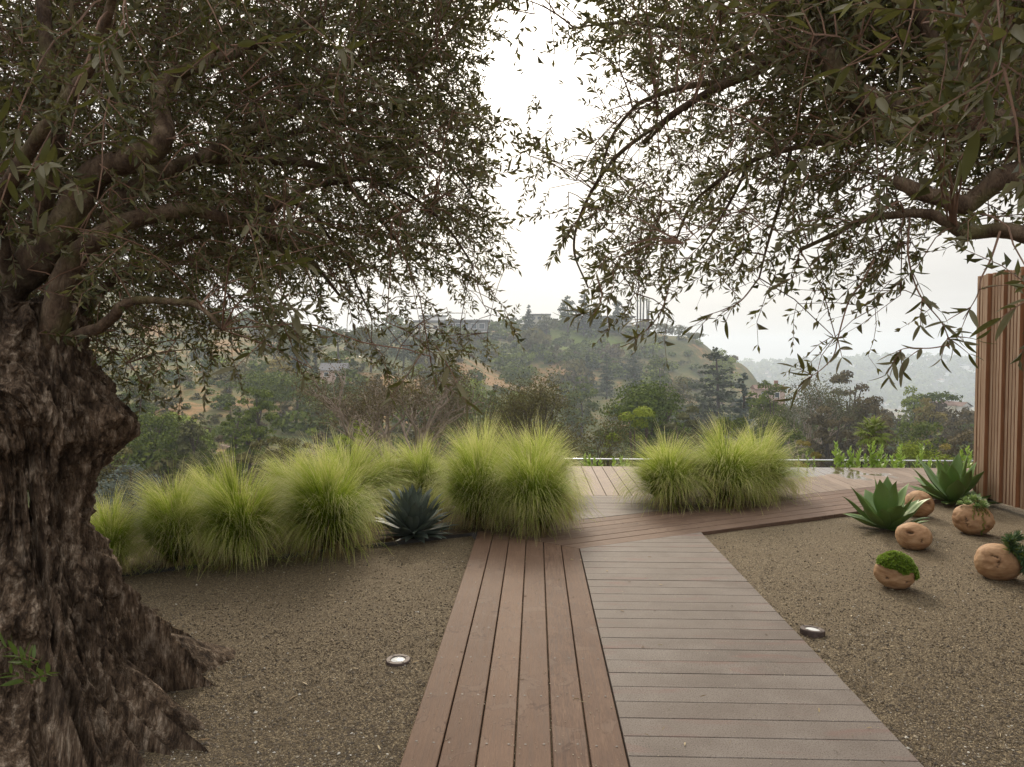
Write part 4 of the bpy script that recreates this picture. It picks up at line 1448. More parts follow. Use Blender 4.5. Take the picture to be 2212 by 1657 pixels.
def build_grasses():
    var = []
    for k in range(4):
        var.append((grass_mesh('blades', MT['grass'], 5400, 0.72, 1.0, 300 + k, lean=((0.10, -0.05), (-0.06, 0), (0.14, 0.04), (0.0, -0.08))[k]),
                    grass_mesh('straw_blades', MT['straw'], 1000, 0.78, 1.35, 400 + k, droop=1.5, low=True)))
    # base x, base y, top y and half width measured in the frame, variant, label
    rows = [
        (238, 1238, 1078, 70, 0, 'feather grass tussock half hidden behind the olive trunk at the end of the row'),
        (385, 1216, 1028, 88, 1, 'feather grass tussock second in the row out from the olive trunk'),
        (527, 1205, 992, 104, 2, 'tall feather grass tussock with a straight plume, third from the olive trunk'),
        (708, 1180, 966, 108, 3, 'broadest feather grass tussock, with straw coloured base, left of the blue agave'),
        (455, 1165, 1012, 70, 3, 'feather grass tussock peeping between the second and third front tussocks'),
        (640, 1135, 980, 70, 1, 'small feather grass tussock behind the broadest tussock, on its left'),
        (765, 1110, 955, 105, 0, 'feather grass tussock behind the broadest tussock with pale swept plumes'),
        (855, 1095, 965, 60, 2, 'slim feather grass tussock behind the blue agave on its left'),
        (918, 1092, 952, 66, 1, 'feather grass tussock rising straight behind the blue agave'),
        (1035, 1134, 936, 86, 3, 'feather grass tussock to the right of the blue agave, at the path corner'),
        (1170, 1146, 928, 96, 2, 'feather grass tussock spilling over the corner where the two board paths meet'),
        (1050, 1085, 925, 66, 0, 'feather grass tussock standing behind the two at the path corner'),
        (1165, 1078, 930, 80, 1, 'feather grass tussock nearest the far deck behind the path corner'),
        (1450, 1092, 948, 86, 1, 'left tussock of the three feather grasses between walkway and far deck'),
        (1555, 1088, 918, 92, 2, 'tallest middle tussock of the three feather grasses before the far deck'),
        (1640, 1074, 930, 80, 0, 'right tussock of the three feather grasses, leaning over the diagonal boards'),
    ]
    r = np.random.default_rng(5)
    for (x, yb, yt, hw, v, label) in rows:
        p = on(x, yb, -0.02)
        top = at(x, yt, p[1] + 0.1)[2]
        e = p[1] - bed_edge(p[0])
        z = -0.022 - 0.10 * max(0, e - 0.9) ** 1.5 - max(0, e - 1.9) * 0.35 if p[0] < WX1 else -0.018
        h = (top - z) / 0.80
        w = hw / FPX * p[1] / 0.50
        root = thing('feather_grass', label, 'ornamental grass', (p[0], p[1], z), r.uniform(-0.5, 0.5), 'feather grasses along the boards')
        root.scale = (w, w, h)
        root.rotation_euler = (r.normal(0, 0.06), r.normal(-0.04, 0.08), r.uniform(-0.6, 0.6))
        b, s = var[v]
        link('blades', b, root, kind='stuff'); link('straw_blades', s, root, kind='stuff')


build_grasses()


# ------------------------------------------------------------------ agaves
def agave_leaf(name, mat, L, w, curve, seed, channel=0.35, spine=0.02, n=13, m=7):
    """one thick pointed leaf along +x, base at the origin, curving upwards by `curve`"""
    r = np.random.default_rng(seed)
    t = np.linspace(0, 1, n)
    prof = np.interp(t, [0, .12, .3, .5, .66, .8, .9, .96, 1.0], [0.62, 0.58, 0.74, 0.98, 0.92, 0.6, 0.28, 0.11, 0.012])
    ang = curve * np.sin(np.pi * np.clip(t, 0, 1) * 0.62) * 0.9 - 0.55 * np.clip(t - 0.72, 0, 1) / 0.28 * r.uniform(-0.4, 1.0) - 0.1 * t
    dx = np.cos(ang); dz = np.sin(ang)
    X = np.concatenate([[0], np.cumsum((dx[1:] + dx[:-1]) / 2) / (n - 1)]) * L
    Z = np.concatenate([[0], np.cumsum((dz[1:] + dz[:-1]) / 2) / (n - 1)]) * L
    s = np.linspace(-1, 1, m)
    V, tint = [], []
    twist = r.normal(0, 0.1)
    for layer in (0, 1):
        for i in range(n):
            hw = w * 0.5 * prof[i]
            th = (0.16 * w * (1 - t[i]) ** 0.7 * prof[i] + 0.0012) * layer
            for b in s:
                up = channel * hw * (b * b) * (1 - 0.3 * t[i]) + 0.01 * math.sin(8 * t[i] + b) * w
                off = up - th * (1 - b * b * 0.9)
                yy = hw * b
                a = twist * t[i]
                V.append((X[i] - dz[i] * off, yy * math.cos(a) - off * math.sin(a), Z[i] + dx[i] * off + yy * math.sin(a)))
                tint.append(min(1, 0.35 + 0.3 * abs(b) ** 6 + 0.35 * max(0, t[i] - 0.93) / 0.07))
    F = grid_faces(n, m)
    Q = list(F) + [tuple(np.array(f)[::-1] + n * m) for f in F]
    for i in range(n - 1):
        a = i * m; c = (i + 1) * m
        Q.append((a, c, c + n * m, a + n * m)); Q.append((a + m - 1, a + m - 1 + n * m, c + m - 1 + n * m, c + m - 1))
    Q = [tuple(int(k) for k in q) for q in Q]
    return Geo().add(V, [q[::-1] for q in Q], None, tint).mesh(name, mat, True)


def agave_mat(name, a, b, edge):
    M = Mat(name)
    v = M.rnd_vec((1, 1, 1))
    n = M.noise(v, 6, 4, 0.6)
    c = M.mix(n, a, b)
    streak = M.noise(M.rnd_vec((3, 60, 60)), 1.5, 3)
    c = M.mix(M.math('MULTIPLY', streak, 0.35), c, tuple(x * 0.6 for x in a))
    c = M.mix(M.ramp(M.attr(), [(0.62, 0.0), (0.7, 1.0)]), c, edge)
    c = M.mix(M.math('MULTIPLY', M.rnd(), 0.25), c, tuple(x * 1.3 for x in b))
    M.set('Base Color', c).set('Roughness', 0.42).set('Specular IOR Level', 0.45)
    M.translucent(c, 0.08)
    return M.m


MT['agave'] = agave_mat('agave_green', (0.085, 0.16, 0.028), (0.165, 0.26, 0.068), (0.2, 0.12, 0.028))
MT['blue_agave'] = agave_mat('agave_blue', (0.075, 0.1, 0.078), (0.145, 0.18, 0.15), (0.06, 0.04, 0.03))


def agave(x, y, z, label, size, mat, rings, leaf_w, curve, seed, rz=0, group=None):
    root = thing('agave', label, 'agave', (x, y, z), rz, group)
    r = np.random.default_rng(seed)
    meshes = [agave_leaf('leaf', mat, 1.0, leaf_w * k, curve * c, seed + i) for i, (k, c) in enumerate([(1, 1), (1.08, .7), (.92, 1.3), (1.0, 1.6)])]
    k = 0
    for (cnt, el, L) in rings:
        for i in range(cnt):
            az = k * 2.39996 + r.normal(0, 0.08)
            k += 1
            e = el + r.normal(0, 0.07)
            o = link('leaf', meshes[int(r.integers(0, 4))], root)
            s = size * L * r.uniform(0.9, 1.1)
            o.rotation_mode = 'XYZ'
            o.rotation_euler = (r.normal(0, 0.12), -e, az)
            o.scale = (s, s, s)
            o.location = (0.03 * size * math.cos(az), 0.03 * size * math.sin(az), 0.035 * size + 0.05 * size * e)
    return root


p = on(1914, 1143, GZ)
agave(p[0], p[1], GZ, 'green agave with wavy wide leaves beside the boardwalk, two bare wooden balls against it', 0.40, MT['agave'],
      [(7, 0.0, 0.9), (7, 0.28, 1.05), (6, 0.6, 1.12), (5, 0.95, 1.08), (3, 1.28, 0.8)], 0.33, 0.5, 61)
p = on(2058, 1086, GZ)
agave(p[0], p[1], GZ, 'green agave growing at the foot of the slatted fence', 0.47, MT['agave'],
      [(8, 0.0, 0.98), (7, 0.26, 1.08), (6, 0.58, 1.08), (5, 0.95, 1.04), (3, 1.3, 0.72)], 0.33, 0.45, 67, 0.7)
p = on(893, 1156, -0.02)
agave(p[0], p[1] - 0.02, -0.02, 'blue grey agave with many narrow leaves among the feather grasses', 0.42, MT['blue_agave'],
      [(15, -0.06, 0.78), (17, 0.22, 0.9), (17, 0.5, 0.96), (17, 0.8, 1.0), (14, 1.08, 1.02), (9, 1.36, 0.95)], 0.2, 0.16, 73)

# ------------------------------------------------------------------ carved wooden balls and their plants
MB_ = Mat('teak_root')
_v = MB_.rnd_vec((1, 1, 1))
_w = MB_.noise(MB_.rnd_vec((1, 1, 1.6)), 5.0, 6, 0.62, 1.0)
_c = MB_.ramp(_w, [(0.3, (0.2, 0.095, 0.04)), (0.5, (0.36, 0.21, 0.108)), (0.7, (0.5, 0.325, 0.185))])
_c = MB_.mix(MB_.ramp(MB_.noise(MB_.rnd_vec((2, 2, 26)), 3.0, 4, 0.6, 0.8), [(0.54, 0.0), (0.74, 0.4)]), _c, (0.16, 0.08, 0.04))
_c = MB_.mix(MB_.ramp(MB_.attr(), [(0.5, 0.0), (1.0, 1.0)]), _c, (0.03, 0.017, 0.01))
MB_.set('Base Color', _c).set('Roughness', 0.7).set('Specular IOR Level', 0.3)
MB_.bump(_w, 0.4, 0.006)
MT['teak'] = MB_.m


def ball_geo(rad, squash, seed, cracks, dents):
    n, m = 62, 110
    th = np.linspace(0.0, math.pi, n); ph = np.linspace(0, 2 * math.pi, m, endpoint=False)
    T, Pp = np.meshgrid(th, ph, indexing='ij')
    D = np.stack([np.sin(T) * np.cos(Pp), np.sin(T) * np.sin(Pp), np.cos(T)], -1).reshape(-1, 3)
    rr = 1 + 0.05 * fbm(D * 1.3, 3, seed) + 0.014 * fbm(D * 5, 3, seed + 4)
    tint = np.full(len(D), 0.4)
    for (a, b, w, dep) in cracks:                  # crack from direction a to b
        a = np.array(a, float); b = np.array(b, float)
        best = np.full(len(D), 9.0)
        rz = np.random.default_rng(seed + 9)
        off = rz.normal(0, 0.035, (13, 3))
        for i in range(13):
            t = i / 12
            c = a * (1 - t) + b * t + off[i] * math.sin(math.pi * t); c /= np.linalg.norm(c)
            ww = w * (0.35 + math.sin(math.pi * t))
            best = np.minimum(best, np.linalg.norm(D - c, axis=1) / ww)
        k = np.clip(1 - best, 0, 1)
        rr -= dep * k ** 0.7; tint += 0.6 * k
    for (c, w, dep) in dents:
        c = np.array(c, float); c /= np.linalg.norm(c)
        k = np.exp(-(np.linalg.norm(D - c, axis=1) / w) ** 2)
        rr -= dep * k
    V = D * rr[:, None] * np.array([rad, rad, rad * squash])
    return V, grid_faces(n, m, True)[:, ::-1], tint


def wooden_ball(x, y, yb, w_px, h_px, label, seed, cracks, dents=(), rz=0):
    p = on(x, yb, GZ)
    Y = p[1] + 0.03
    rad = 0.93 * w_px / 2 / FPX * Y
    V, Q, tint = ball_geo(rad, min(1.0, h_px / w_px), seed, cracks, dents)
    root = tag(Geo().add(V, Q, None, tint).build('wooden_ball', MT['teak'], smooth=True), label, 'wooden ball', 'carved wooden balls on the gravel')
    X = (at(x, yb, Y))[0]
    root.location = (X, Y, GZ - 0.014 - V[:, 2].min())
    root.rotation_euler = (0, 0, rz)
    return root, rad


B1, R1 = wooden_ball(1932, 1232, 1271, 86, 74, 'wooden ball planter wearing a cap of bright green sedum', 1, [((-0.8, -.6, -.05), (-0.7, -.7, -.2), .07, .09), ((0.1, -1, -.25), (0.4, -.95, -.3), .05, .06)], [((0.9, -.4, .5), .35, .09)])
B2, R2 = wooden_ball(1973, 1155, 1186, 74, 64, 'bare wooden ball with a short black crack in front of the wavy leaved agave', 2,
                     [((-0.78, -.6, .5), (-0.42, -.78, .5), .13, .2), ((0.02, -1, .1), (0.0, -1, -.22), .06, .1)], [((0.9, -.5, .0), .2, .05), ((.3, -.9, .25), .25, .03)])
B3, R3 = wooden_ball(1984, 1090, 1117, 62, 62, 'bare wooden ball between the two green agaves', 3, [((0.1, -1, .35), (0.45, -.9, .2), .06, .08)], [((0.3, -.9, .1), .3, .09), ((.7, -.7, .5), .2, .05)])
B4, R4 = wooden_ball(2101, 1118, 1155, 82, 72, 'wooden ball planter topped by a pale succulent rosette', 4, [((-.8, -.6, .35), (-.75, -.7, -.3), .06, .09), ((.1, -1, -.1), (.35, -.95, -.3), .05, .07)], [((-.5, -.8, .2), .2, .03)])
B5, R5 = wooden_ball(2153, 1212, 1252, 92, 84, 'cracked wooden ball planter with dark spiky spurge at the frame edge', 5,
                     [((-0.75, -.55, .6), (-0.33, -.85, .45), .065, .12), ((-0.36, -.85, .45), (-0.55, -.85, -.1), .055, .1)], [((-.8, -.55, .05), .2, .09), ((-.1, -.9, -.6), .25, .05)])


def place_plant(name, label, cat, ball, off):
    t = thing(name, label, cat, (ball.location[0] + off[0], ball.location[1] + off[1], ball.location[2] + off[2]))
    return t


MT['sedum'] = leaf_mat('sedum_leaf', (0.09, 0.16, 0.012), (0.2, 0.31, 0.028), (0.36, 0.45, 0.09), 0.3, 0.5)
MT['rosette'] = leaf_mat('rosette_leaf', (0.10, 0.17, 0.045), (0.19, 0.29, 0.085), (0.36, 0.43, 0.17), 0.15, 0.45)
MT['spurge'] = leaf_mat('spurge_leaf', (0.035, 0.075, 0.035), (0.06, 0.12, 0.055), (0.26, 0.3, 0.03), 0.15, 0.45)


def tuft(g, p, nrm, n, L, w, r, spread=0.9, tint=0.5):
    """small whorl of pointed leaves at p"""
    nrm = nrm / np.linalg.norm(nrm)
    for i in range(n):
        a = i * 2.4 + r.uniform(0, .4); e = spread * math.sqrt((i + 0.7) / n)
        B0 = basis(nrm[None], np.array([a]))[0]
        d = B0 @ np.array([math.cos(e), math.sin(e), 0])
        B = basis(d[None], np.array([r.uniform(-.5, .5)]))[0]
        l = L * r.uniform(.75, 1.15)
        o = leaf_outline(l, w * r.uniform(.8, 1.2), -0.08 * l, 0.25)
        g.add(o @ B.T + p, LQ, LT, np.clip(tint + 0.25 * (1 - e) + r.normal(0, .12), 0, 1))


def sedum_cap():
    r = np.random.default_rng(9)
    t = place_plant('sedum', 'cushion of bright green sedum mounded on the round ball planter', 'succulent', B1, (0, 0, 0))
    g = Geo()
    R_ = R1
    for _ in range(6500):
        u = r.normal(0, 1, 3); u /= np.linalg.norm(u)
        c = u @ (np.array([0.06, -0.22, 0.97]) / np.linalg.norm([0.06, -0.22, 0.97]))
        c += 0.18 * vnoise((u * 2.4)[None], 7)[0]
        # a lobe that hangs down on the right side
        hang = (u[0] > 0.6 and u[1] < 0.2 and u[2] > -0.12)
        if c < 0.47 and not hang: continue
        h = 1.02 + 0.22 * max(0, c - 0.6) + 0.04 * r.uniform() + 0.10 * np.exp(-((u[0] + 0.05) ** 2 + (u[1] + .1) ** 2) / 0.06)
        p = u * R_ * h * np.array([1, 1, 0.9])
        p = p * (1 + 0.05 * vnoise((u * 9)[None], 17)[0])
        tuft(g, p, u + np.array([0, 0, .5]) + r.normal(0, .35, 3), 6, 0.017, 0.0075, r, 1.1, 0.45 + 0.22 * r.normal())
    g.build('leaves', MT['sedum'], t, kind='stuff')


def rosettes():
    r = np.random.default_rng(19)
    t = place_plant('succulent', 'pale green succulent rosettes spilling over the wooden ball near the fence', 'succulent', B4, (0, 0, R4 * 0.80))
    for (dx, dy, dz, s) in [(0.0, -0.01, 0.02, 1.2), (-.055, -.03, 0.0, .85), (.06, -.02, -.005, .9), (.03, -.07, -.012, .8), (-.02, .05, .005, .9), (.08, .03, -0.01, .75), (-.075, .02, -.012, .7), (-.02, -.075, -.012, .75), (.0, .0, .035, .8)]:
        g = Geo()
        tuft(g, np.array([dx * 1.25, dy * 1.25, dz + .012]), np.array([dx * 6, dy * 6, 1.0]), 30, 0.066 * s, 0.02 * s, r, 1.3, 0.5)
        g.build('rosette', MT['rosette'], t)
    g = Geo()
    for (az, ln) in [(-1.62, 1.5), (-1.85, 0.55), (-2.1, .75), (-1.4, .5), (-1.2, .6)]:
        for k in range(int(46 * ln)):
            th = 0.38 + 0.0245 * k * 1.2
            u = np.array([math.sin(th) * math.cos(az + .05 * math.sin(k * .4)), math.sin(th) * math.sin(az), math.cos(th)])
            p = u * R4 * 1.03 * np.array([1, 1, .88]) - np.array([0, 0, R4 * .8])
            tuft(g, p + r.normal(0, .003, 3), u + np.array([0, 0, -.3]) + r.normal(0, .3, 3), 4, 0.010, 0.005, r, 1.0, 0.25)
    g.build('trailing_stem', MT['sedum'], t, kind='stuff')


def spurge():
    r = np.random.default_rng(29)
    t = place_plant('spurge', 'dark green spurge with needle leaves sprouting from the cracked wooden ball', 'succulent', B5, (0, 0, 0))
    q = R5
    stems = [[(.3 * q, -.55 * q, .7 * q), (.25 * q, -.75 * q, .9 * q), (0.12 * q, -.85 * q, 1.15 * q), (-0.02 * q, -.9 * q, 1.32 * q)],
             [(.4 * q, -.6 * q, .6 * q), (.6 * q, -.9 * q, .5 * q), (.7 * q, -1.05 * q, .2 * q), (.72 * q, -1.1 * q, -.1 * q)],
             [(.5 * q, -.5 * q, .6 * q), (.9 * q, -.7 * q, .75 * q), (1.2 * q, -.8 * q, .9 * q)],
             [(.5 * q, -.5 * q, .6 * q), (.95 * q, -.75 * q, .45 * q), (1.3 * q, -.85 * q, .25 * q)],
             [(.3 * q, -.3 * q, .8 * q), (.45 * q, -.3 * q, 1.15 * q), (.7 * q, -.4 * q, 1.4 * q)]]
    for pts in stems:
        C, rr = smooth_path(pts, np.linspace(0.005, 0.0035, len(pts)), 7)
        V, Q, T = tube(C, rr, 6)
        st = Geo().add(V, Q, T).build('stem', MT['spurge'], t)
        g = Geo()
        tg = np.gradient(C, axis=0)
        for i in range(len(C)):
            f = i / (len(C) - 1)
            for k in range(9):
                d = tg[i] / np.linalg.norm(tg[i])
                B0 = basis(d[None], np.array([k * 0.7 + i * 1.1 + r.uniform(0, .5)]))[0]
                e = 1.15 - 0.45 * f + r.normal(0, .12)
                dv = B0 @ np.array([math.cos(e), math.sin(e), 0])
                B = basis(dv[None], np.array([r.uniform(0, 6.28)]))[0]
                o = leaf_outline(0.062 * r.uniform(.8, 1.15), 0.0085, -0.004, .2)
                g.add(o @ B.T + C[i], LQ, LT, 0.95 if (f < 0.2 and r.uniform() < .25) else np.clip(.45 + r.normal(0, .2), 0, .8))
        g.build('needle_leaves', MT['spurge'], st, kind='stuff')


sedum_cap(); rosettes(); spurge()


# ------------------------------------------------------------------ lamps set in the gravel
def ground_light(x, y, label, dia, tilt=(0, 0), lift=0.0):
    p = on(x, y, GZ + 0.012)
    root = thing('ground_light', label, 'ground light', (p[0], p[1], GZ + 0.004 + lift), 0.3, 'round lamps set into the gravel')
    root.rotation_euler = (tilt[0], tilt[1], 0.3)
    n = 40
    a = np.arange(n) * 2 * math.pi / n
    R0, Ri = dia / 2, dia * 0.29
    rings = [(R0 * 0.98, -0.05), (R0, 0.0), (R0 * 0.985, 0.009), (R0 * 0.93, 0.0125), (Ri * 1.1, 0.0125), (Ri, 0.010), (Ri, -0.01)]
    V = [(q * math.cos(t), q * math.sin(t), z) for q, z in rings for t in a]
    Geo().add(V, grid_faces(len(rings), n, True)).build('rim', MT['bronze'], root, smooth=False)
    lens = [(Ri * 0.99, 0.008), (Ri * 0.7, 0.0115), (Ri * 0.35, 0.013), (0.0005, 0.0135)]
    V = [(q * math.cos(t), q * math.sin(t), z) for q, z in lens for t in a]
    Geo().add(V, grid_faces(4, n, True)).build('lens', MT['lens'], root, smooth=True)
    for k in range(4):
        t = k * math.pi / 2 + .4
        c = np.array([dia * 0.39 * math.cos(t), dia * 0.39 * math.sin(t), 0.0127])
        m = 10; b = np.arange(m) * 2 * math.pi / m
        V = [tuple(c + np.array([.006 * math.cos(u), .006 * math.sin(u), 0.0002])) for u in b] + [tuple(c + np.array([.005 * math.cos(u), .005 * math.sin(u), 0.002])) for u in b] + [tuple(c + np.array([0, 0, 0.0022]))]
        Geo().add(V, grid_faces(2, m, True), [(m + j, m + (j + 1) % m, 2 * m) for j in range(m)]).build('screw', MT['screw'], root)


MT['bronze'] = plain('bronze_ring', (0.085, 0.06, 0.05), 0.6, 0.15, 0.3, 40)
MT['screw'] = plain('dark_screw', (0.04, 0.03, 0.025), 0.5, 0.6)
Ml = Mat('lamp_glass'); Ml.set('Base Color', (0.62, 0.63, 0.62)).set('Roughness', 0.12).set('Specular IOR Level', 0.7); MT['lens'] = Ml.m
ground_light(860, 1425, 'round bronze ground light in the gravel left of the wooden path', 0.128)
ground_light(1755, 1364, 'slightly tilted bronze ground light in the gravel right of the composite walkway', 0.135, (R(-3), R(5)), 0.012)


# ------------------------------------------------------------------ slatted fence
def cedar_mat():
    M = Mat('cedar_slat')
    v = M.rnd_vec((22, 22, 1.2))
    g = M.noise(v, 2.2, 6, 0.62, 0.5)
    n3 = M.N.new('ShaderNodeNewGeometry')
    sx = M.N.new('ShaderNodeSeparateXYZ'); M.L.new(n3.outputs['Normal'], sx.inputs[0])
    face = M.ramp(M.math('ABSOLUTE', sx.outputs['X']), [(0.4, 0.0), (0.6, 1.0)])
    grey = M.ramp(g, [(0.3, (0.26, 0.165, 0.105)), (0.5, (0.37, 0.25, 0.165)), (0.7, (0.46, 0.33, 0.23))])
    red = M.ramp(g, [(0.3, (0.22, 0.092, 0.042)), (0.55, (0.33, 0.15, 0.07)), (0.75, (0.42, 0.21, 0.11))])
    c = M.mix(face, red, grey)
    knot = M.ramp(M.voro(M.rnd_vec((9, 9, 2.6)), 1.0, 'F1', 'Distance'), [(0.05, 1.0), (0.1, 0.0)])
    c = M.mix(M.math('MULTIPLY', knot, 0.8), c, (0.1, 0.035, 0.018))
    c = M.mix(M.math('MULTIPLY', M.rnd(), 0.45), c, (0.26, 0.15, 0.085))
    M.set('Base Color', c).set('Roughness', 0.7).set('Specular IOR Level', 0.25)
    M.bump(g, 0.3, 0.003)
    return M.m


def build_fence():
    mt = cedar_mat()
    z0, z1 = 0.045, 2.43
    root = thing('slatted_fence', 'tall cedar fence of upright slats with some slats standing proud', 'fence', (FENCE_X, FENCE_Y1, 0))
    reg = Geo().add(*bevel_box((0, 0, z0), (0.042, 0.038, z1), 0.0015)).mesh('slat', mt)
    deep = Geo().add(*bevel_box((-0.036, 0, z0), (0.042, 0.038, z1 + 0.004), 0.0015)).mesh('slat', mt)
    y, k = 0.0, 0
    r = np.random.default_rng(77)
    while y > -5.4:
        dp = (k % 5 == 4)
        wdt = 0.038
        o = link('slat', deep if dp else reg, root)
        o.location = (r.normal(0, 0.0012), y - wdt, r.normal(0, 0.003))
        y -= wdt + 0.0125; k += 1
    for zz in (0.3, 1.2, 2.15):
        V, Q, T = bevel_box((0.046, -5.4, zz), (0.085, 0.0, zz + 0.09), 0.003)
        Geo().add(V, Q, T).build('rail', MT['underlay'], root)
    V, Q, T = bevel_box((0.09, -5.4, 0.02), (0.11, -0.02, 2.38), 0.002)
    Geo().add(V, Q, T).build('back_panel', mt, root)
    for yy in (-0.1, -1.9, -3.7, -5.3):
        V, Q, T = bevel_box((0.114, yy - 0.045, -0.3), (0.2, yy + 0.045, 2.4), 0.003)
        Geo().add(V, Q, T).build('post', MT['underlay'], root)


build_fence()


# ------------------------------------------------------------------ low rail beyond the deck
def build_rail():
    M = Mat('brushed_steel'); M.set('Base Color', (0.55, 0.55, 0.55)).set('Metallic', 1.0).set('Roughness', 0.25)
    Y, z = 10.62, at(1800, 993, 10.62)[2]
    root = thing('guard_rail', 'thin steel guard rail running past the far edge of the deck', 'railing', (1.0, Y, 0))
    V, Q, T = tube([(-2.2, 0, z - 0.012), (0, 0, z - 0.012), (8.5, 0, z - 0.012)], [0.016] * 3, 14)
    Geo().add(V, Q, T).build('handrail', M.m, root, smooth=True)
    for i, x in enumerate(np.arange(-1.95, 8.4, 1.45)):
        V, Q, T = bevel_box((x - 0.009, -0.02, -1.6), (x + 0.009, 0.02, z - 0.027), 0.001)
        Geo().add(V, Q, T).build('post', MT['underlay'], root)
    for k in range(6):
        zz = z - 0.14 - 0.13 * k
        V, Q, T = tube([(-2.2, 0, zz), (8.5, 0, zz)], [0.0025] * 2, 6)
        Geo().add(V, Q, T).build('cable', M.m, root)


build_rail()

# ------------------------------------------------------------------ leafy shrubs by the rail
MT['shrub'] = leaf_mat('shrub_leaf', (0.09, 0.17, 0.018), (0.17, 0.29, 0.035), (0.3, 0.4, 0.08), 0.4, 0.4, spec=0.45)
MT['stem'] = plain('green_stem', (0.1, 0.1, 0.04), 0.7)


def rail_shrub(x0, x1, Y, tops, label, seed, z0=-0.9, leaf=0.105):
    r = np.random.default_rng(seed)
    xm = (x0 + x1) / 2
    b = at(xm, 1000, Y)
    root = thing('leafy_shrub', label, 'shrub', (b[0], Y, z0), group='leafy shrubs along the guard rail')
    st, lf = Geo(), Geo()
    for (x, yt) in tops:
        top = at(x, yt, Y + r.normal(0, 0.06)) - np.array([b[0], Y, z0])
        foot = np.array([top[0] * 0.6 + r.normal(0, .04), top[1] + r.normal(0, .05), 0.0])
        C, rr = smooth_path([foot, (foot + top) / 2 + np.array([r.normal(0, .02), r.normal(0, .02), 0]), top], [0.006, 0.005, 0.002], 8)
        V, Q, T = tube(C, rr, 5); st.add(V, Q, T)
        H = top[2]
        n = int(H / 0.017)
        for i in range(n):
            s = 1 - (i / n) ** 1.1
            if s * H < 0.3: break
            k = s * (len(C) - 1); a = int(min(len(C) - 2, k)); pt = C[a] + (C[a + 1] - C[a]) * (k - a)
            az = i * 2.4 + r.normal(0, .3)
            e = 0.35 + 0.75 * (1 - s) ** 0.35 + r.normal(0, .12)
            d = np.array([math.sin(e) * math.cos(az), math.sin(e) * math.sin(az), math.cos(e)])
            B = basis(d[None], np.array([r.uniform(-.7, .7)]))[0]
            L = leaf * r.uniform(.7, 1.2) * (0.65 + 0.35 * min(1, (1 - s) * 6))
            lf.add(leaf_outline(L, L * 0.42, -0.05 * L, 0.25) @ B.T + pt, LQ, LT, np.clip(.3 + .5 * s + r.normal(0, .15), 0, 1))
    st.build('stems', MT['stem'], root, kind='stuff'); lf.build('leaves', MT['shrub'], root, kind='stuff')


rail_shrub(1800, 1850, 10.32, [(1806, 960), (1812, 975), (1822, 985), (1836, 972), (1842, 982), (1852, 990)], 'leafy shrub with upright stems standing left of the fan palm by the rail', 1)
rail_shrub(1855, 1905, 10.30, [(1858, 972), (1868, 985), (1878, 966), (1886, 958), (1897, 978), (1905, 966)], 'leafy shrub in front of the fan palm trunk by the rail', 2)
rail_shrub(1905, 1960, 10.34, [(1915, 985), (1926, 990), (1938, 988), (1946, 966), (1952, 990)], 'leafy shrub right of the fan palm by the rail', 3)
rail_shrub(1965, 2030, 10.36, [(1990, 962), (1980, 992), (2010, 996), (2024, 994)], 'thin leafy shrub with a single tall shoot behind the deck', 4)
rail_shrub(2068, 2100, 10.30, [(2078, 976), (2090, 968), (2098, 980), (2086, 990)], 'leafy shrub against the far end of the slatted fence', 5)
rail_shrub(1268, 1300, 10.28, [(1272, 984), (1284, 992), (1296, 996), (1262, 988)], 'low leafy shrub at the rail beside the path corner grasses', 6)
rail_shrub(1320, 1362, 10.28, [(1326, 994), (1342, 990), (1356, 997)], 'low leafy shrub at the rail in the gap between the grasses', 7)
rail_shrub(1715, 1765, 10.40, [(1724, 986), (1742, 978), (1758, 990)], 'low leafy shrub at the rail beside the three grasses', 8, leaf=0.06)
# ------------------------------------------------------------------ trees of the valley
def lm(name, d, m, l, tr=0.14): MT[name] = leaf_mat(name, d, m, l, tr, 0.6, spec=0.04, objvar=0.2)


lm('oak', (0.034, 0.048, 0.006), (0.076, 0.1, 0.012), (0.145, 0.17, 0.026))
lm('fresh', (0.085, 0.115, 0.01), (0.16, 0.2, 0.02), (0.26, 0.3, 0.045))
lm('brown', (0.048, 0.036, 0.016), (0.1, 0.077, 0.036), (0.16, 0.125, 0.06))
lm('cedar', (0.03, 0.04, 0.02), (0.06, 0.074, 0.036), (0.1, 0.115, 0.06))
lm('bluecedar', (0.045, 0.06, 0.05), (0.085, 0.105, 0.09), (0.14, 0.165, 0.14))
lm('pine', (0.028, 0.044, 0.005), (0.06, 0.086, 0.01), (0.115, 0.15, 0.02))
lm('olivegreen', (0.048, 0.044, 0.014), (0.1, 0.09, 0.03), (0.165, 0.145, 0.055))
lm('gum', (0.048, 0.052, 0.02), (0.1, 0.1, 0.04), (0.16, 0.15, 0.065))
lm('yellow', (0.11, 0.09, 0.02), (0.19, 0.15, 0.035), (0.27, 0.21, 0.06))
lm('palm', (0.09, 0.12, 0.02), (0.17, 0.21, 0.045), (0.3, 0.33, 0.1))
MT['wood_far'] = plain('tree_bark', (0.075, 0.055, 0.04), 0.9)
MT['wood_pale'] = plain('pale_bark', (0.25, 0.19, 0.145), 0.85)


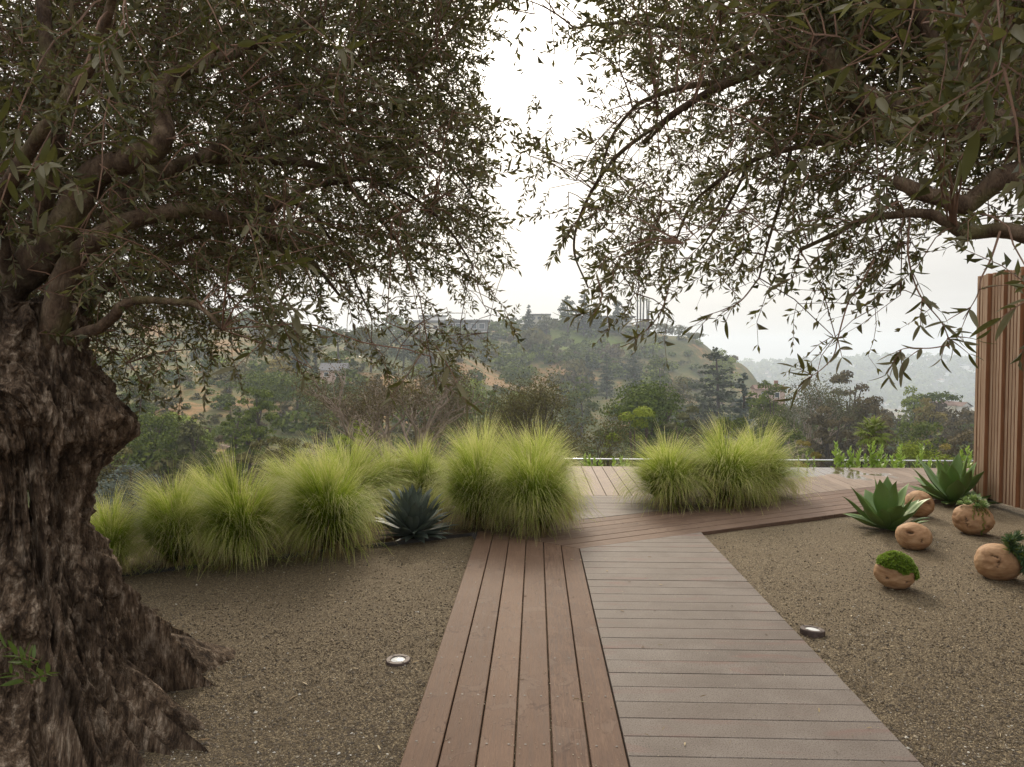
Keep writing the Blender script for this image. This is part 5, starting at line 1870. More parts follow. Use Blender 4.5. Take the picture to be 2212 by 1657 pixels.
def leaf_cards(P, N, size, r, aspect=0.75):
    """small pointed leaf clumps (two triangles each) at P facing roughly N"""
    n = len(P)
    N = N + r.normal(0, 0.5, (n, 3)); N /= np.linalg.norm(N, axis=1)[:, None] + 1e-9
    B = basis(N, r.uniform(0, 6.28, n))
    s = size * r.uniform(0.55, 1.4, n)
    o = np.array([(0, -1, 0), (0, 0, -1), (0, 1, 0), (0, 0, 1)], float) * np.array([1, 1, aspect])
    V = np.einsum('nij,vj->nvi', B, o) * s[:, None, None] * 0.5 + P[:, None, :]
    V[:, :, :] += r.normal(0, 0.06, V.shape) * s[:, None, None]
    q = np.arange(n)[:, None] * 4 + np.arange(4)[None]
    return V.reshape(-1, 3), q


def crown(kind, w, h, n, leaf, seed):
    """leaf mass w metres wide and h high, its foot at z = 0"""
    r = np.random.default_rng(seed)
    g = Geo()
    def put(P, N, tint, ls=leaf, asp=0.75):
        V, q = leaf_cards(P, N, ls, r, asp)
        g.add(V, q, None, np.repeat(np.clip(tint, 0, 1), 4))
    if kind in ('round', 'umbrella', 'loose', 'column'):
        k = {'round': 46, 'umbrella': 60, 'loose': 34, 'column': 40}[kind]
        C, Rr = [], []
        while len(C) < k:
            u = r.normal(0, 1, 3); u /= np.linalg.norm(u)
            if kind == 'umbrella' and u[2] < -0.25: continue
            if u[2] < -0.75: continue
            f = r.uniform(0.55, 0.9) if kind != 'loose' else r.uniform(0.35, 1.0)
            C.append(u * f * np.array([w / 2, w / 2, h / 2]) * (1 + 0.22 * fbm((u * 1.7)[None], 2, seed)[0]))
            Rr.append(w * r.uniform(0.13, 0.23) * (0.8 if kind == 'loose' else 1))
        C, Rr = np.array(C), np.array(Rr)
        i = r.choice(k, n, p=Rr ** 2 / np.sum(Rr ** 2))
        u = r.normal(0, 1, (n, 3)); u /= np.linalg.norm(u, axis=1)[:, None]
        u[:, 2] = np.where(u[:, 2] < -0.3, -u[:, 2] * 0.6, u[:, 2])
        sq = np.array([1, 1, 0.72 if kind != 'column' else 1.1])
        P = C[i] + u * Rr[i][:, None] * sq * (r.uniform(0.55, 1.08, n) ** 0.6)[:, None]
        P[:, 2] += h / 2
        P[:, 2] = np.maximum(P[:, 2], r.uniform(0, 0.1, n) * h)
        put(P, u * 0.9 + np.array([0, 0, 0.45]), r.normal(0.5, 0.2, n) + 0.18 * (Rr[i] / Rr.max() - .6) + 0.25 * r.normal(0, 1, k)[i] * 0.5)
    elif kind in ('cedar', 'conifer'):
        tiers = 15 if kind == 'cedar' else 20
        bs = []
        for ti in range(tiers):
            f = (ti + r.uniform(-.3, .3)) / tiers
            zz = h * (0.10 + 0.88 * f)
            rad = w / 2 * ((1 - f) ** (0.75 if kind == 'cedar' else 0.95)) * r.uniform(0.8, 1.12) + 0.03 * w
            for b in range(int(8 + 7 * (1 - f))):
                bs.append((r.uniform(0, 6.28), zz + r.normal(0, h * 0.018), rad * r.uniform(0.65, 1.08)))
        bs = np.array(bs)
        i = r.choice(len(bs), n, p=bs[:, 2] / bs[:, 2].sum())
        t = r.uniform(0.05, 1, n) ** 0.65
        flat = w * (0.085 if kind == 'cedar' else 0.05)
        az = bs[i, 0] + r.normal(0, 0.17, n) / (t + 0.3)
        rad = bs[i, 2] * t
        z = bs[i, 1] - (0.10 if kind == 'cedar' else 0.24) * rad + 0.10 * rad * t + np.abs(r.normal(0, flat * 0.20, n)) - flat * 0.2
        P = np.stack([rad * np.cos(az), rad * np.sin(az), z], 1)
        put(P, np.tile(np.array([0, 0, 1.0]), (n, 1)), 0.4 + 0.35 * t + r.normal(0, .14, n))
    V = np.concatenate(g.V)
    hi = np.percentile(V[:, 2], 99.6); rx = np.percentile(np.abs(V[:, :2]), 99.0)
    V[:, 2] *= h / hi; V[:, :2] *= (w / 2) / rx
    g.V = [V]; g.tint = [np.concatenate(g.tint)]
    return g


def branchy(h, w, seed, r0, levels=3, lean=0.0, spread=0.75, forks=3, first=0.35, up=0.45):
    """forking bare limbs; returns geometry and the end points of the last forks"""
    r = np.random.default_rng(seed)
    g = Geo(); ends = []
    def go(p, d, ln, rad, lv):
        q = p + d * ln
        mid = (p + q) / 2 + r.normal(0, 0.09, 3) * ln
        C, rr = smooth_path([p, mid, q], [rad, rad * 0.8, rad * 0.62], 4)
        V, Q, T = tube(C, rr, 6); g.add(V, Q, T)
        if lv == 0: ends.append(q); return
        for k in range(forks if lv < levels else forks + 1):
            a = r.uniform(0, 6.28)
            nd = d + spread * np.array([math.cos(a), math.sin(a), r.uniform(-.1, up)]) * r.uniform(.6, 1.2)
            nd /= np.linalg.norm(nd)
            go(q if k else q - d * ln * 0.15, nd, ln * r.uniform(.62, .85), rad * 0.6, lv - 1)
    d0 = np.array([lean, 0, 1.0]); d0 /= np.linalg.norm(d0)
    go(np.zeros(3), d0, h * first, r0, levels)
    return g, np.array(ends)


def ground_z(X, Y): return float(terr(X, Y)[0])


def far_tree(x, ytop, Y, wpx, kind, mat, label, seed, crown_frac=0.82, n=None, leaf_px=5.4, name=None, bark='wood_far', group=None, cat='tree', zbase=None, ybot=None):
    """one tree: x, ytop, wpx measured in the frame, standing on the hillside at distance Y"""
    top = at(x, ytop, Y)
    X = top[0]
    gz = ground_z(X, Y) - 0.1 if zbase is None else zbase
    if ybot is not None: gz = max(gz, at(x, ybot, Y)[2])
    H = max(top[2] - gz, 0.8)
    w = wpx / FPX * Y
    leaf = leaf_px / FPX * Y
    ch = H * crown_frac
    if n is None: n = int(np.clip((10.0 if kind in ('cedar', 'conifer') else 7.5) * (wpx * (ch / Y * FPX)) / (leaf_px ** 2), 500, 10500))
    root = thing(name or {'cedar': 'cedar_tree', 'conifer': 'conifer_tree', 'umbrella': 'pine_tree', 'round': 'broadleaf_tree', 'loose': 'broadleaf_tree', 'column': 'shrub'}[kind], label, cat, (X, Y, gz), group=group)
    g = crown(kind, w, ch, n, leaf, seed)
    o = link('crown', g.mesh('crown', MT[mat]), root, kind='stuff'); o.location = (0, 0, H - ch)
    th = H - ch * (0.25 if kind not in ('cedar', 'conifer') else 0.03)
    C, rr = smooth_path([(0, 0, -0.3), (0.02 * H, 0, th * 0.5), (0, 0.01 * H, th)], [0.022 * H + 0.05, 0.016 * H + 0.03, 0.006 * H + 0.02], 4)
    V, Q, T = tube(C, rr, 7)
    tg = Geo().add(V, Q, T)
    r = np.random.default_rng(seed + 1)
    if kind not in ('cedar', 'conifer'):
        for k in range(5):
            a = r.uniform(0, 6.28); b = C[-3]
            e = b + np.array([math.cos(a) * w * .3, math.sin(a) * w * .3, ch * .35])
            C2, r2 = smooth_path([b, (b + e) / 2 + np.array([0, 0, -.02 * H]), e], [0.009 * H, 0.006 * H, 0.003 * H], 3)
            V, Q, T = tube(C2, r2, 5); tg.add(V, Q, T)
    tg.build('trunk', MT[bark], root)
    return root


def open_tree(x, ytop, Y, wpx, mat, bark, label, seed, n, leaf_px, forks=3, levels=4, cloud=0.55, lean=0.0, spread=0.8, r0=0.16, first=0.3, name='broadleaf_tree', ybot=None):
    """airy tree whose bare limbs show through"""
    top = at(x, ytop, Y); X = top[0]
    gz = ground_z(X, Y) - 0.2
    if ybot is not None: gz = max(gz, at(x, ybot, Y)[2])
    H = top[2] - gz
    w = wpx / FPX * Y
    r = np.random.default_rng(seed)
    root = thing(name, label, 'tree', (X, Y, gz))
    g, ends = branchy(H, w, seed, r0, levels, lean, spread, forks, first)
    V = np.concatenate(g.V)
    # fit the skeleton to the measured size
    hmax = ends[:, 2].max(); rm = np.percentile(np.abs(ends[:, :2]), 96)
    sx, sz = (w * 0.46) / rm, (H * 0.95) / hmax
    k = V[:, 2:3] / hmax
    V[:, :2] *= (1 - k) * min(1.0, sx * 1.2) + k * sx; V[:, 2] *= sz
    ends = ends * np.array([sx, sx, sz])
    g.V = [V]
    g.tint = [np.concatenate(g.tint)]
    g.build('trunk', MT[bark], root)
    i = r.integers(0, len(ends), n)
    P = ends[i] + r.normal(0, cloud, (n, 3)) * np.array([1, 1, .75])
    lf = leaf_px / FPX * Y
    V, q = leaf_cards(P, r.normal(0, 1, (n, 3)), lf, r, 0.45)
    tn = np.clip(0.5 + 0.22 * r.normal(0, 1, len(ends))[i] + r.normal(0, .18, n), 0, 1)
    Geo().add(V, q, None, np.repeat(tn, 4)).build('crown', MT[mat], root, kind='stuff')
    return root


def fan_palm(x, ytop, ybase, Y, wpx, label, seed, fronds=22, z=None, trunk_r=0.14, name='fan_palm', group=None):
    r = np.random.default_rng(seed)
    top = at(x, ytop, Y); X = top[0]
    w = wpx / FPX * Y
    hub = at(x, ytop, Y)[2] - w * 0.42
    gz = ground_z(X, Y) - 0.2 if z is None else z
    root = thing(name, label, 'palm tree', (X, Y, gz), group=group)
    H = hub - gz
    C, rr = smooth_path([(0, 0, -.3), (r.normal(0, .01) * H, 0, H * .5), (0, 0, H)], [trunk_r * 1.2, trunk_r, trunk_r * .9], 8)
    V, Q, T = tube(C, rr, 10)
    Geo().add(V, Q, T).build('trunk', MT['wood_far'], root)
    for k in range(fronds):
        g = Geo()
        az = k * 2.4; f = k / fronds
        el = 1.35 - 2.0 * f ** 0.9 + r.normal(0, .1)
        d = np.array([math.cos(az) * math.cos(el), math.sin(az) * math.cos(el), math.sin(el)])
        st = w * 0.26
        P = [np.array([0, 0, 0.0]), d * st * .6, d * st + np.array([0, 0, -.06 * w * (1 - abs(math.sin(el)))])]
        C, rr = smooth_path(P, [.012 * w, .008 * w, .005 * w], 3)
        V, Q, T = tube(C, rr, 4); g.add(V, Q, T, .3)
        B = basis(d[None], np.array([0.0]))[0]
        for j in range(13):
            a = (j - 6) / 6 * 1.9
            ld = B @ np.array([math.cos(a), math.sin(a), -0.12])
            L = w * 0.27 * (1 - 0.12 * abs(a)) * r.uniform(.85, 1.1)
            Bl = basis(ld[None], np.array([r.uniform(-.4, .4)]))[0]
            o = leaf_outline(L, L * .17, L * .16 + 0.1 * L * (1 - math.sin(max(el, 0))), .3)
            g.add(o @ Bl.T + P[-1], LQ, LT, np.clip(.5 - .35 * f + r.normal(0, .12), 0, 1))
        o = g.build('frond', MT['palm'], root); o.location = (0, 0, H)
    if fronds >= 18:
        g = Geo()
        for k in range(40):
            a = r.uniform(0, 6.28); L = w * r.uniform(.14, .26)
            ld = np.array([math.cos(a) * .35, math.sin(a) * .35, -1.0])
            Bl = basis(ld[None], np.array([r.uniform(0, 6.28)]))[0]
            g.add(leaf_outline(L, L * .2, .05 * L, .2) @ Bl.T + np.array([.08 * w * math.cos(a), .08 * w * math.sin(a), H - .02 * w]), LQ, LT, .5)
        g.build('dead_fronds', MT['straw'], root, kind='stuff')
    return root


def build_valley_trees():
    # --- close below the terrace
    open_tree(838, 762, 34, 400, 'brown', 'wood_pale', 'sparse brown tree with pale bare limbs rising behind the feather grasses', 5, 20000, 4.6, 3, 5, 0.42, 0.12, 0.85, 0.27, 0.25)
    far_tree(790, 872, 46, 150, 'loose', 'fresh', 'bright green bush showing through the bare limbs of the brown tree', 12, 0.9, leaf_px=4.5)
    open_tree(1200, 790, 30, 270, 'olivegreen', 'wood_far', 'olive brown bushy tree in the middle, behind the path corner grasses', 17, 18000, 5.0, 3, 5, 0.42, 0.0, 0.6, 0.18, 0.3)
    far_tree(1372, 880, 40, 110, 'loose', 'fresh', 'light green bush between the middle olive brown tree and the round pine', 22, 0.92, leaf_px=4.5)
    far_tree(1330, 940, 33, 90, 'loose', 'fresh', 'small light green bush low in front of the round pine', 23, 0.95, leaf_px=4.5)
    far_tree(1395, 824, 72, 190, 'umbrella', 'pine', 'round topped dark green pine in the middle of the valley', 27, 0.6)
    far_tree(1480, 880, 62, 80, 'loose', 'gum', 'pale feathery shrub right of the round pine', 28, 0.9)
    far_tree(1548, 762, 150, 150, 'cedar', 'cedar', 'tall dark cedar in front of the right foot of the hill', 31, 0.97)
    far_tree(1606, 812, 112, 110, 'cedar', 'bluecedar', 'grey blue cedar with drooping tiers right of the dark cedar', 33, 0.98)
    far_tree(1655, 826, 104, 80, 'round', 'oak', 'dense dark green oak right of the grey blue cedar', 35, 0.9)
    far_tree(1668, 834, 98, 104, 'round', 'oak', 'grey green tree half covering the pink house', 36, 0.95)
    open_tree(1745, 812, 88, 190, 'gum', 'wood_pale', 'tall gum tree with pale forked limbs below the pink house', 39, 9000, 4.2, 3, 4, 1.3, 0.05, 0.7, 0.4, 0.35, 'gum_tree')
    far_tree(1832, 804, 100, 88, 'round', 'brown', 'rounded grey brown tree rising above the right hand grove', 41, 0.85)
    far_tree(1880, 858, 90, 90, 'round', 'brown', 'brown tree with a low dome left of the pale green tree', 43, 0.9)
    far_tree(1976, 836, 150, 62, 'round', 'fresh', 'pale green round tree standing out against the far ridge', 44, 0.75)
    far_tree(2028, 846, 140, 74, 'umbrella', 'pine', 'flat topped pine beside the white gabled house', 45, 0.22)
    far_tree(2010, 862, 120, 70, 'round', 'yellow', 'olive yellow tree in front of the flat topped pine', 46, 0.9)
    far_tree(2075, 885, 110, 70, 'round', 'brown', 'brown tree under the white gabled house', 47, 0.9)
    far_tree(1900, 900, 74, 110, 'round', 'brown', 'dusky brown tree in the grove behind the fan palm', 48, 0.95)
    far_tree(2000, 912, 70, 130, 'round', 'oak', 'dark green tree in the grove near the fence', 49, 0.95)
    far_tree(1790, 880, 78, 110, 'loose', 'brown', 'thin brown tree in the grove left of the fan palm', 50, 0.95)
    far_tree(1690, 905, 66, 120, 'round', 'oak', 'dark tree low in the grove behind the three grasses', 51, 0.95)
    far_tree(2085, 930, 60, 90, 'round', 'brown', 'brown bush low in the grove beside the fence', 52, 0.95)
    far_tree(1985, 952, 30, 130, 'round', 'fresh', 'bright green domed shrub beyond the rail near the fence', 53, 0.9, name='shrub', cat='shrub', leaf_px=4)
    far_tree(2045, 962, 36, 70, 'round', 'yellow', 'orange green shrub beyond the rail next to the fence', 54, 0.9, name='shrub', cat='shrub', leaf_px=4)
    far_tree(1750, 955, 26, 70, 'loose', 'yellow', 'yellowing shrub beyond the rail right of the three grasses', 55, 0.9, name='shrub', cat='shrub', leaf_px=4)
    far_tree(1575, 905, 58, 110, 'round', 'oak', 'dark bush behind the tallest of the three grasses', 56, 0.95)
    fan_palm(1885, 902, 1000, 15.5, 84, 'fan palm with a shaggy collar just beyond the guard rail', 61, 26, trunk_r=0.1, )
    # --- left, beyond the feather grasses
    far_tree(280, 1005, 24, 260, 'cedar', 'bluecedar', 'grey green cedar with flat spreading sprays below the terrace on the left', 71, 0.9, leaf_px=4)
    far_tree(420, 1010, 30, 150, 'round', 'oak', 'dark green bush beside the flat grey green cedar', 72, 0.95)
    far_tree(330, 890, 62, 170, 'round', 'oak', 'dense dark green tree with a double dome on the left slope', 73, 0.95)
    far_tree(400, 915, 58, 130, 'round', 'oak', 'dark green tree in front of the double domed tree', 74, 0.95)
    far_tree(415, 900, 56, 60, 'column', 'gum', 'soft grey green pointed bush right of the double domed tree', 75, 0.95, name='broadleaf_tree')
    far_tree(555, 838, 70, 100, 'loose', 'oak', 'upright green bush on the terraced slope', 76, 0.95)
    far_tree(535, 900, 62, 90, 'loose', 'oak', 'dark bush at the foot of the terraced slope', 77, 0.95)
    far_tree(580, 950, 42, 130, 'loose', 'olivegreen', 'olive yellow bush behind the second and third grasses', 78, 0.95)
    far_tree(480, 975, 36, 110, 'round', 'oak', 'low dark bush above the second grass tussock', 79, 0.95)
    far_tree(250, 965, 40, 120, 'loose', 'olivegreen', 'olive bush beside the olive trunk burl', 80, 0.95)
    far_tree(655, 960, 40, 80, 'loose', 'brown', 'brown scrubby bush left of the bare limbed tree', 81, 0.95)
    far_tree(640, 800, 120, 150, 'round', 'oak', 'broad green hedge like tree along the top of the terraced slope', 82, 0.8)
    far_tree(560, 800, 125, 120, 'round', 'oak', 'round green tree at the left end of the hedge above the terraces', 83, 0.8)
    far_tree(605, 770, 150, 60, 'round', 'yellow', 'small yellow leaved tree above the hedge', 84, 0.8)
    far_tree(728, 706, 175, 110, 'umbrella', 'cedar', 'flat crowned pine with a level bough on the left skyline', 85, 0.42)
    far_tree(640, 705, 185, 62, 'conifer', 'cedar', 'dark narrow conifer left of the flat crowned pine', 86, 0.95)
    far_tree(590, 715, 195, 80, 'round', 'gum', 'hazy round tree on the left skyline', 87, 0.85)
    far_tree(680, 735, 165, 20, 'conifer', 'cedar', 'slim dark cypress below the flat crowned pine', 88, 0.97)
    far_tree(800, 700, 210, 90, 'round', 'gum', 'hazy tree right of the flat crowned pine', 89, 0.85)
    far_tree(870, 715, 230, 70, 'round', 'cedar', 'dusky tree left of the cream hillside house', 90, 0.85)
    far_tree(980, 830, 110, 90, 'round', 'oak', 'dark round tree right of the brown tree crown', 91, 0.9)
    far_tree(1020, 815, 150, 70, 'round', 'fresh', 'small pale green tree below the stilted house', 92, 0.9)
    far_tree(1060, 845, 100, 70, 'round', 'oak', 'dark green bush left of the middle olive brown tree', 93, 0.9)
    far_tree(300, 812, 90, 90, 'loose', 'oak', 'green bush on the bare slope right of the olive trunk', 94, 0.95)
    far_tree(220, 805, 95, 110, 'loose', 'olivegreen', 'olive bush on the bare slope beside the olive trunk', 95, 0.95)
    far_tree(505, 870, 66, 46, 'loose', 'oak', 'small round bush in the middle of the terraces', 96, 0.95, name='shrub', cat='shrub')
    # --- the hill in the middle
    far_tree(1226, 640, 352, 42, 'round', 'cedar', 'tall dark pine at the left of the hilltop group', 101, 0.8, leaf_px=4)
    far_tree(1262, 626, 356, 44, 'cedar', 'cedar', 'tallest hilltop conifer next to the dark pine', 102, 0.93, leaf_px=4)
    far_tree(1286, 655, 360, 40, 'cedar', 'cedar', 'broad cedar right of the tallest hilltop conifer', 103, 0.9, leaf_px=4)
    far_tree(1336, 650, 362, 30, 'column', 'cedar', 'dense oval tree alone on the hilltop by the flat roofed house', 104, 0.9, leaf_px=4, name='broadleaf_tree')
    far_tree(1142, 660, 358, 40, 'conifer', 'cedar', 'hazy conifer at the left edge of the hilltop', 105, 0.9, leaf_px=4)
    far_tree(1180, 678, 356, 46, 'round', 'gum', 'low round tree beside the hilltop house', 106, 0.9, leaf_px=4)
    for i, (x, y) in enumerate([(1377, 642), (1384, 638), (1391, 641), (1397, 640), (1402, 644)]):
        fan_palm(x, y, 690, 364 + i * 1.5, 13, ('leftmost', 'second from the left', 'middle one', 'fourth from the left', 'rightmost')[i] + ' of the five tall thin palms on the hilltop', 110 + i, 9, trunk_r=0.42, name='palm_tree', group='tall palms on the hilltop')
    far_tree(1560, 757, 300, 66, 'round', 'fresh', 'green domed tree on the right shoulder of the hill', 121, 0.95, leaf_px=4)
    far_tree(1432, 698, 374, 44, 'round', 'olivegreen', 'scrubby tree at the top of the brown hill edge', 122, 0.9, leaf_px=4)
    far_tree(1465, 702, 374, 44, 'round', 'gum', 'wind shaped tree on the brown hill edge', 123, 0.8, leaf_px=4)
    far_tree(1497, 718, 370, 52, 'umbrella', 'gum', 'leaning flat tree lowest on the brown hill edge', 124, 0.6, leaf_px=4)
    far_tree(1268, 768, 262, 46, 'conifer', 'cedar', 'dark conifer on the green flank of the hill', 125, 0.95, leaf_px=4)
    far_tree(1310, 765, 250, 50, 'cedar', 'cedar', 'dark cedar low on the middle flank of the hill', 126, 0.95, leaf_px=4)
    far_tree(1368, 760, 255, 52, 'cedar', 'cedar', 'dark cedar on the brown flank of the hill', 127, 0.95, leaf_px=4)
    far_tree(1425, 768, 240, 56, 'round', 'oak', 'round green tree low on the brown flank of the hill', 128, 0.95, leaf_px=4)
    far_tree(1470, 815, 190, 90, 'round', 'olivegreen', 'olive tree mass at the foot of the hill left of the dark cedar', 129, 0.95)
    far_tree(1255, 815, 170, 80, 'round', 'oak', 'dark tree at the foot of the hill behind the middle olive brown tree', 130, 0.95)
    far_tree(1120, 780, 230, 90, 'round', 'oak', 'hazy green tree mass on the left flank of the hill', 131, 0.95)
    # --- grove on the valley sides: countless trees and bushes that merge
    r = np.random.default_rng(88)
    protos = [((crown('round', 1, .8, 210, .17, 900 + k), crown('round', 1, .8, 115, .23, 950 + k), crown('round', 1, .8, 620, .1, 970 + k)), m) for k, m in enumerate(('oak', 'oak', 'olivegreen', 'brown', 'gum', 'fresh', 'pine', 'cedar'))]
    acc = {}
    def blob(X, Y, w, k):
        gz = ground_z(X, Y) if True else 0
        g, m = protos[k]
        g = g[2 if w / Y > 0.055 else 0 if w / Y > 0.024 else 1]
        V = np.concatenate(g.V); a = r.uniform(0, 6.28)
        Rz = np.array([[math.cos(a), -math.sin(a), 0], [math.sin(a), math.cos(a), 0], [0, 0, 1]])
        V = (V @ Rz.T) * w * np.array([1, 1, r.uniform(.75, 1.15)]) + np.array([X, Y, gz - .12 * w])
        acc.setdefault(m, Geo()).add(V, np.concatenate(g.Q), None, np.clip(np.concatenate(g.tint) + r.normal(0, .12), 0, 1))
    cnt = 0
    while cnt < 1200:
        Y = math.exp(r.uniform(math.log(52), math.log(420))); ta = r.uniform(-0.75, 0.75)
        X = ta * Y
        if ta > 0.02 and Y < 240 and r.uniform() < 0.0: continue
        dens = 0.5 + 0.5 * float(vnoise(np.array([[X / 26, Y / 26, 0.3]]), 12)[0])
        right = ta > 0.12
        # the terraced slope on the left and the brown face of the hill stay half bare
        if (-0.52 < ta < -0.28 and 55 < Y < 150): dens *= 0.5
        if (0.14 < ta < 0.33 and 300 < Y < 420): dens *= 0.25
        if right and Y < 230: dens += 0.6
        if -0.2 < ta < 0.14 and 200 < Y < 345: dens += 0.3
        if r.uniform() > dens: continue
        w = np.clip(r.lognormal(1.15, .45), 1.5, 9) * (0.75 + Y / 260)
        if right and 40 < Y < 180: w *= 1.7
        w = min(w, 0.08 * Y)
        k = int(r.choice(8, p=[.24, .18, .17, .1, .1, .08, .06, .07] if not right else [.2, .12, .12, .3, .12, .03, .06, .05]))
        blob(X, Y, w, k); cnt += 1
    for _ in range(420):
        Y = r.uniform(58, 170); ta = r.uniform(-0.62, -0.12)
        blob(ta * Y, Y, r.uniform(0.7, 2.6), int(r.choice(8, p=[.3, .2, .2, .1, .1, .05, .05, 0])))
    for _ in range(330):
        Y = r.uniform(285, 388); ta = r.uniform(-0.14, 0.235)
        if ta > 0.15 and r.uniform() < 0.6: continue
        blob(ta * Y, Y, r.uniform(2.5, 8), int(r.choice(8, p=[.34, .22, .14, .05, .1, .05, .05, .05])))
    for m, g in acc.items():
        g.build('hillside_scrub', MT[m], kind='stuff')
    # far ridge: a haze of trees
    g = Geo()
    c = crown('round', 1, .8, 11, .7, 77)
    Vc, Qc = np.concatenate(c.V), np.concatenate(c.Q)
    for _ in range(2600):
        X = r.uniform(200, 1500); Y = r.uniform(1395, 1860)
        w = r.uniform(10, 30)
        g.add(Vc * w + np.array([X, Y, far_z(X, Y) - 1]), Qc, None, r.uniform(0, 1))
    g.build('far_ridge_trees', MT['oak'], kind='stuff')


build_valley_trees()

# ------------------------------------------------------------------ houses
MT['cream'] = plain('cream_render', (0.62, 0.57, 0.46), 0.85, var=0.08)
MT['white'] = plain('white_render', (0.72, 0.7, 0.67), 0.8, var=0.06)
MT['greyroof'] = plain('grey_roof', (0.14, 0.135, 0.135), 0.8, var=0.15)
MT['pink'] = plain('pink_render', (0.5, 0.36, 0.3), 0.85, var=0.08)
MT['redroof'] = plain('red_tiles', (0.25, 0.13, 0.095), 0.8, var=0.25)
MT['brownroof'] = plain('brown_tiles', (0.13, 0.075, 0.055), 0.85, var=0.25)
Mg = Mat('window_glass'); Mg.set('Base Color', (0.05, 0.06, 0.07)).set('Roughness', 0.08).set('Specular IOR Level', 0.8); MT['glass'] = Mg.m


def gable(w, d, h, over=0.5, axis='x'):
    a = w / 2 + over; b = d / 2 + over
    if axis == 'x':
        V = [(-a, -b, 0), (a, -b, 0), (a, b, 0), (-a, b, 0), (-a, 0, h), (a, 0, h)]
        return V, [(0, 1, 5, 4), (2, 3, 4, 5), (0, 3, 2, 1)], [(1, 2, 5), (3, 0, 4)]
    V = [(-a, -b, 0), (a, -b, 0), (a, b, 0), (-a, b, 0), (0, -b, h), (0, b, h)]
    return V, [(1, 2, 5, 4), (3, 0, 4, 5), (0, 3, 2, 1)], [(0, 1, 4), (2, 3, 5)]


def windows(root, w, z, xs, ww, wh, y=None):
    y = -w if y is None else y
    for x in xs:
        V, Q, T = bevel_box((x - ww / 2 - .12, y - .06, z - wh / 2 - .12), (x + ww / 2 + .12, y + .05, z + wh / 2 + .12), .02)
        f = Geo().add(V, Q, T).build('window', MT['white'], root)
        V, Q = box((x - ww / 2, y - .1, z - wh / 2), (x + ww / 2, y - .02, z + wh / 2))
        Geo().add(V, Q).build('pane', MT['glass'], f)


def bx(root, name, lo, hi, m):
    V, Q, T = bevel_box(lo, hi, 0.03)
    return Geo().add(V, Q, T).build(name, m, root)


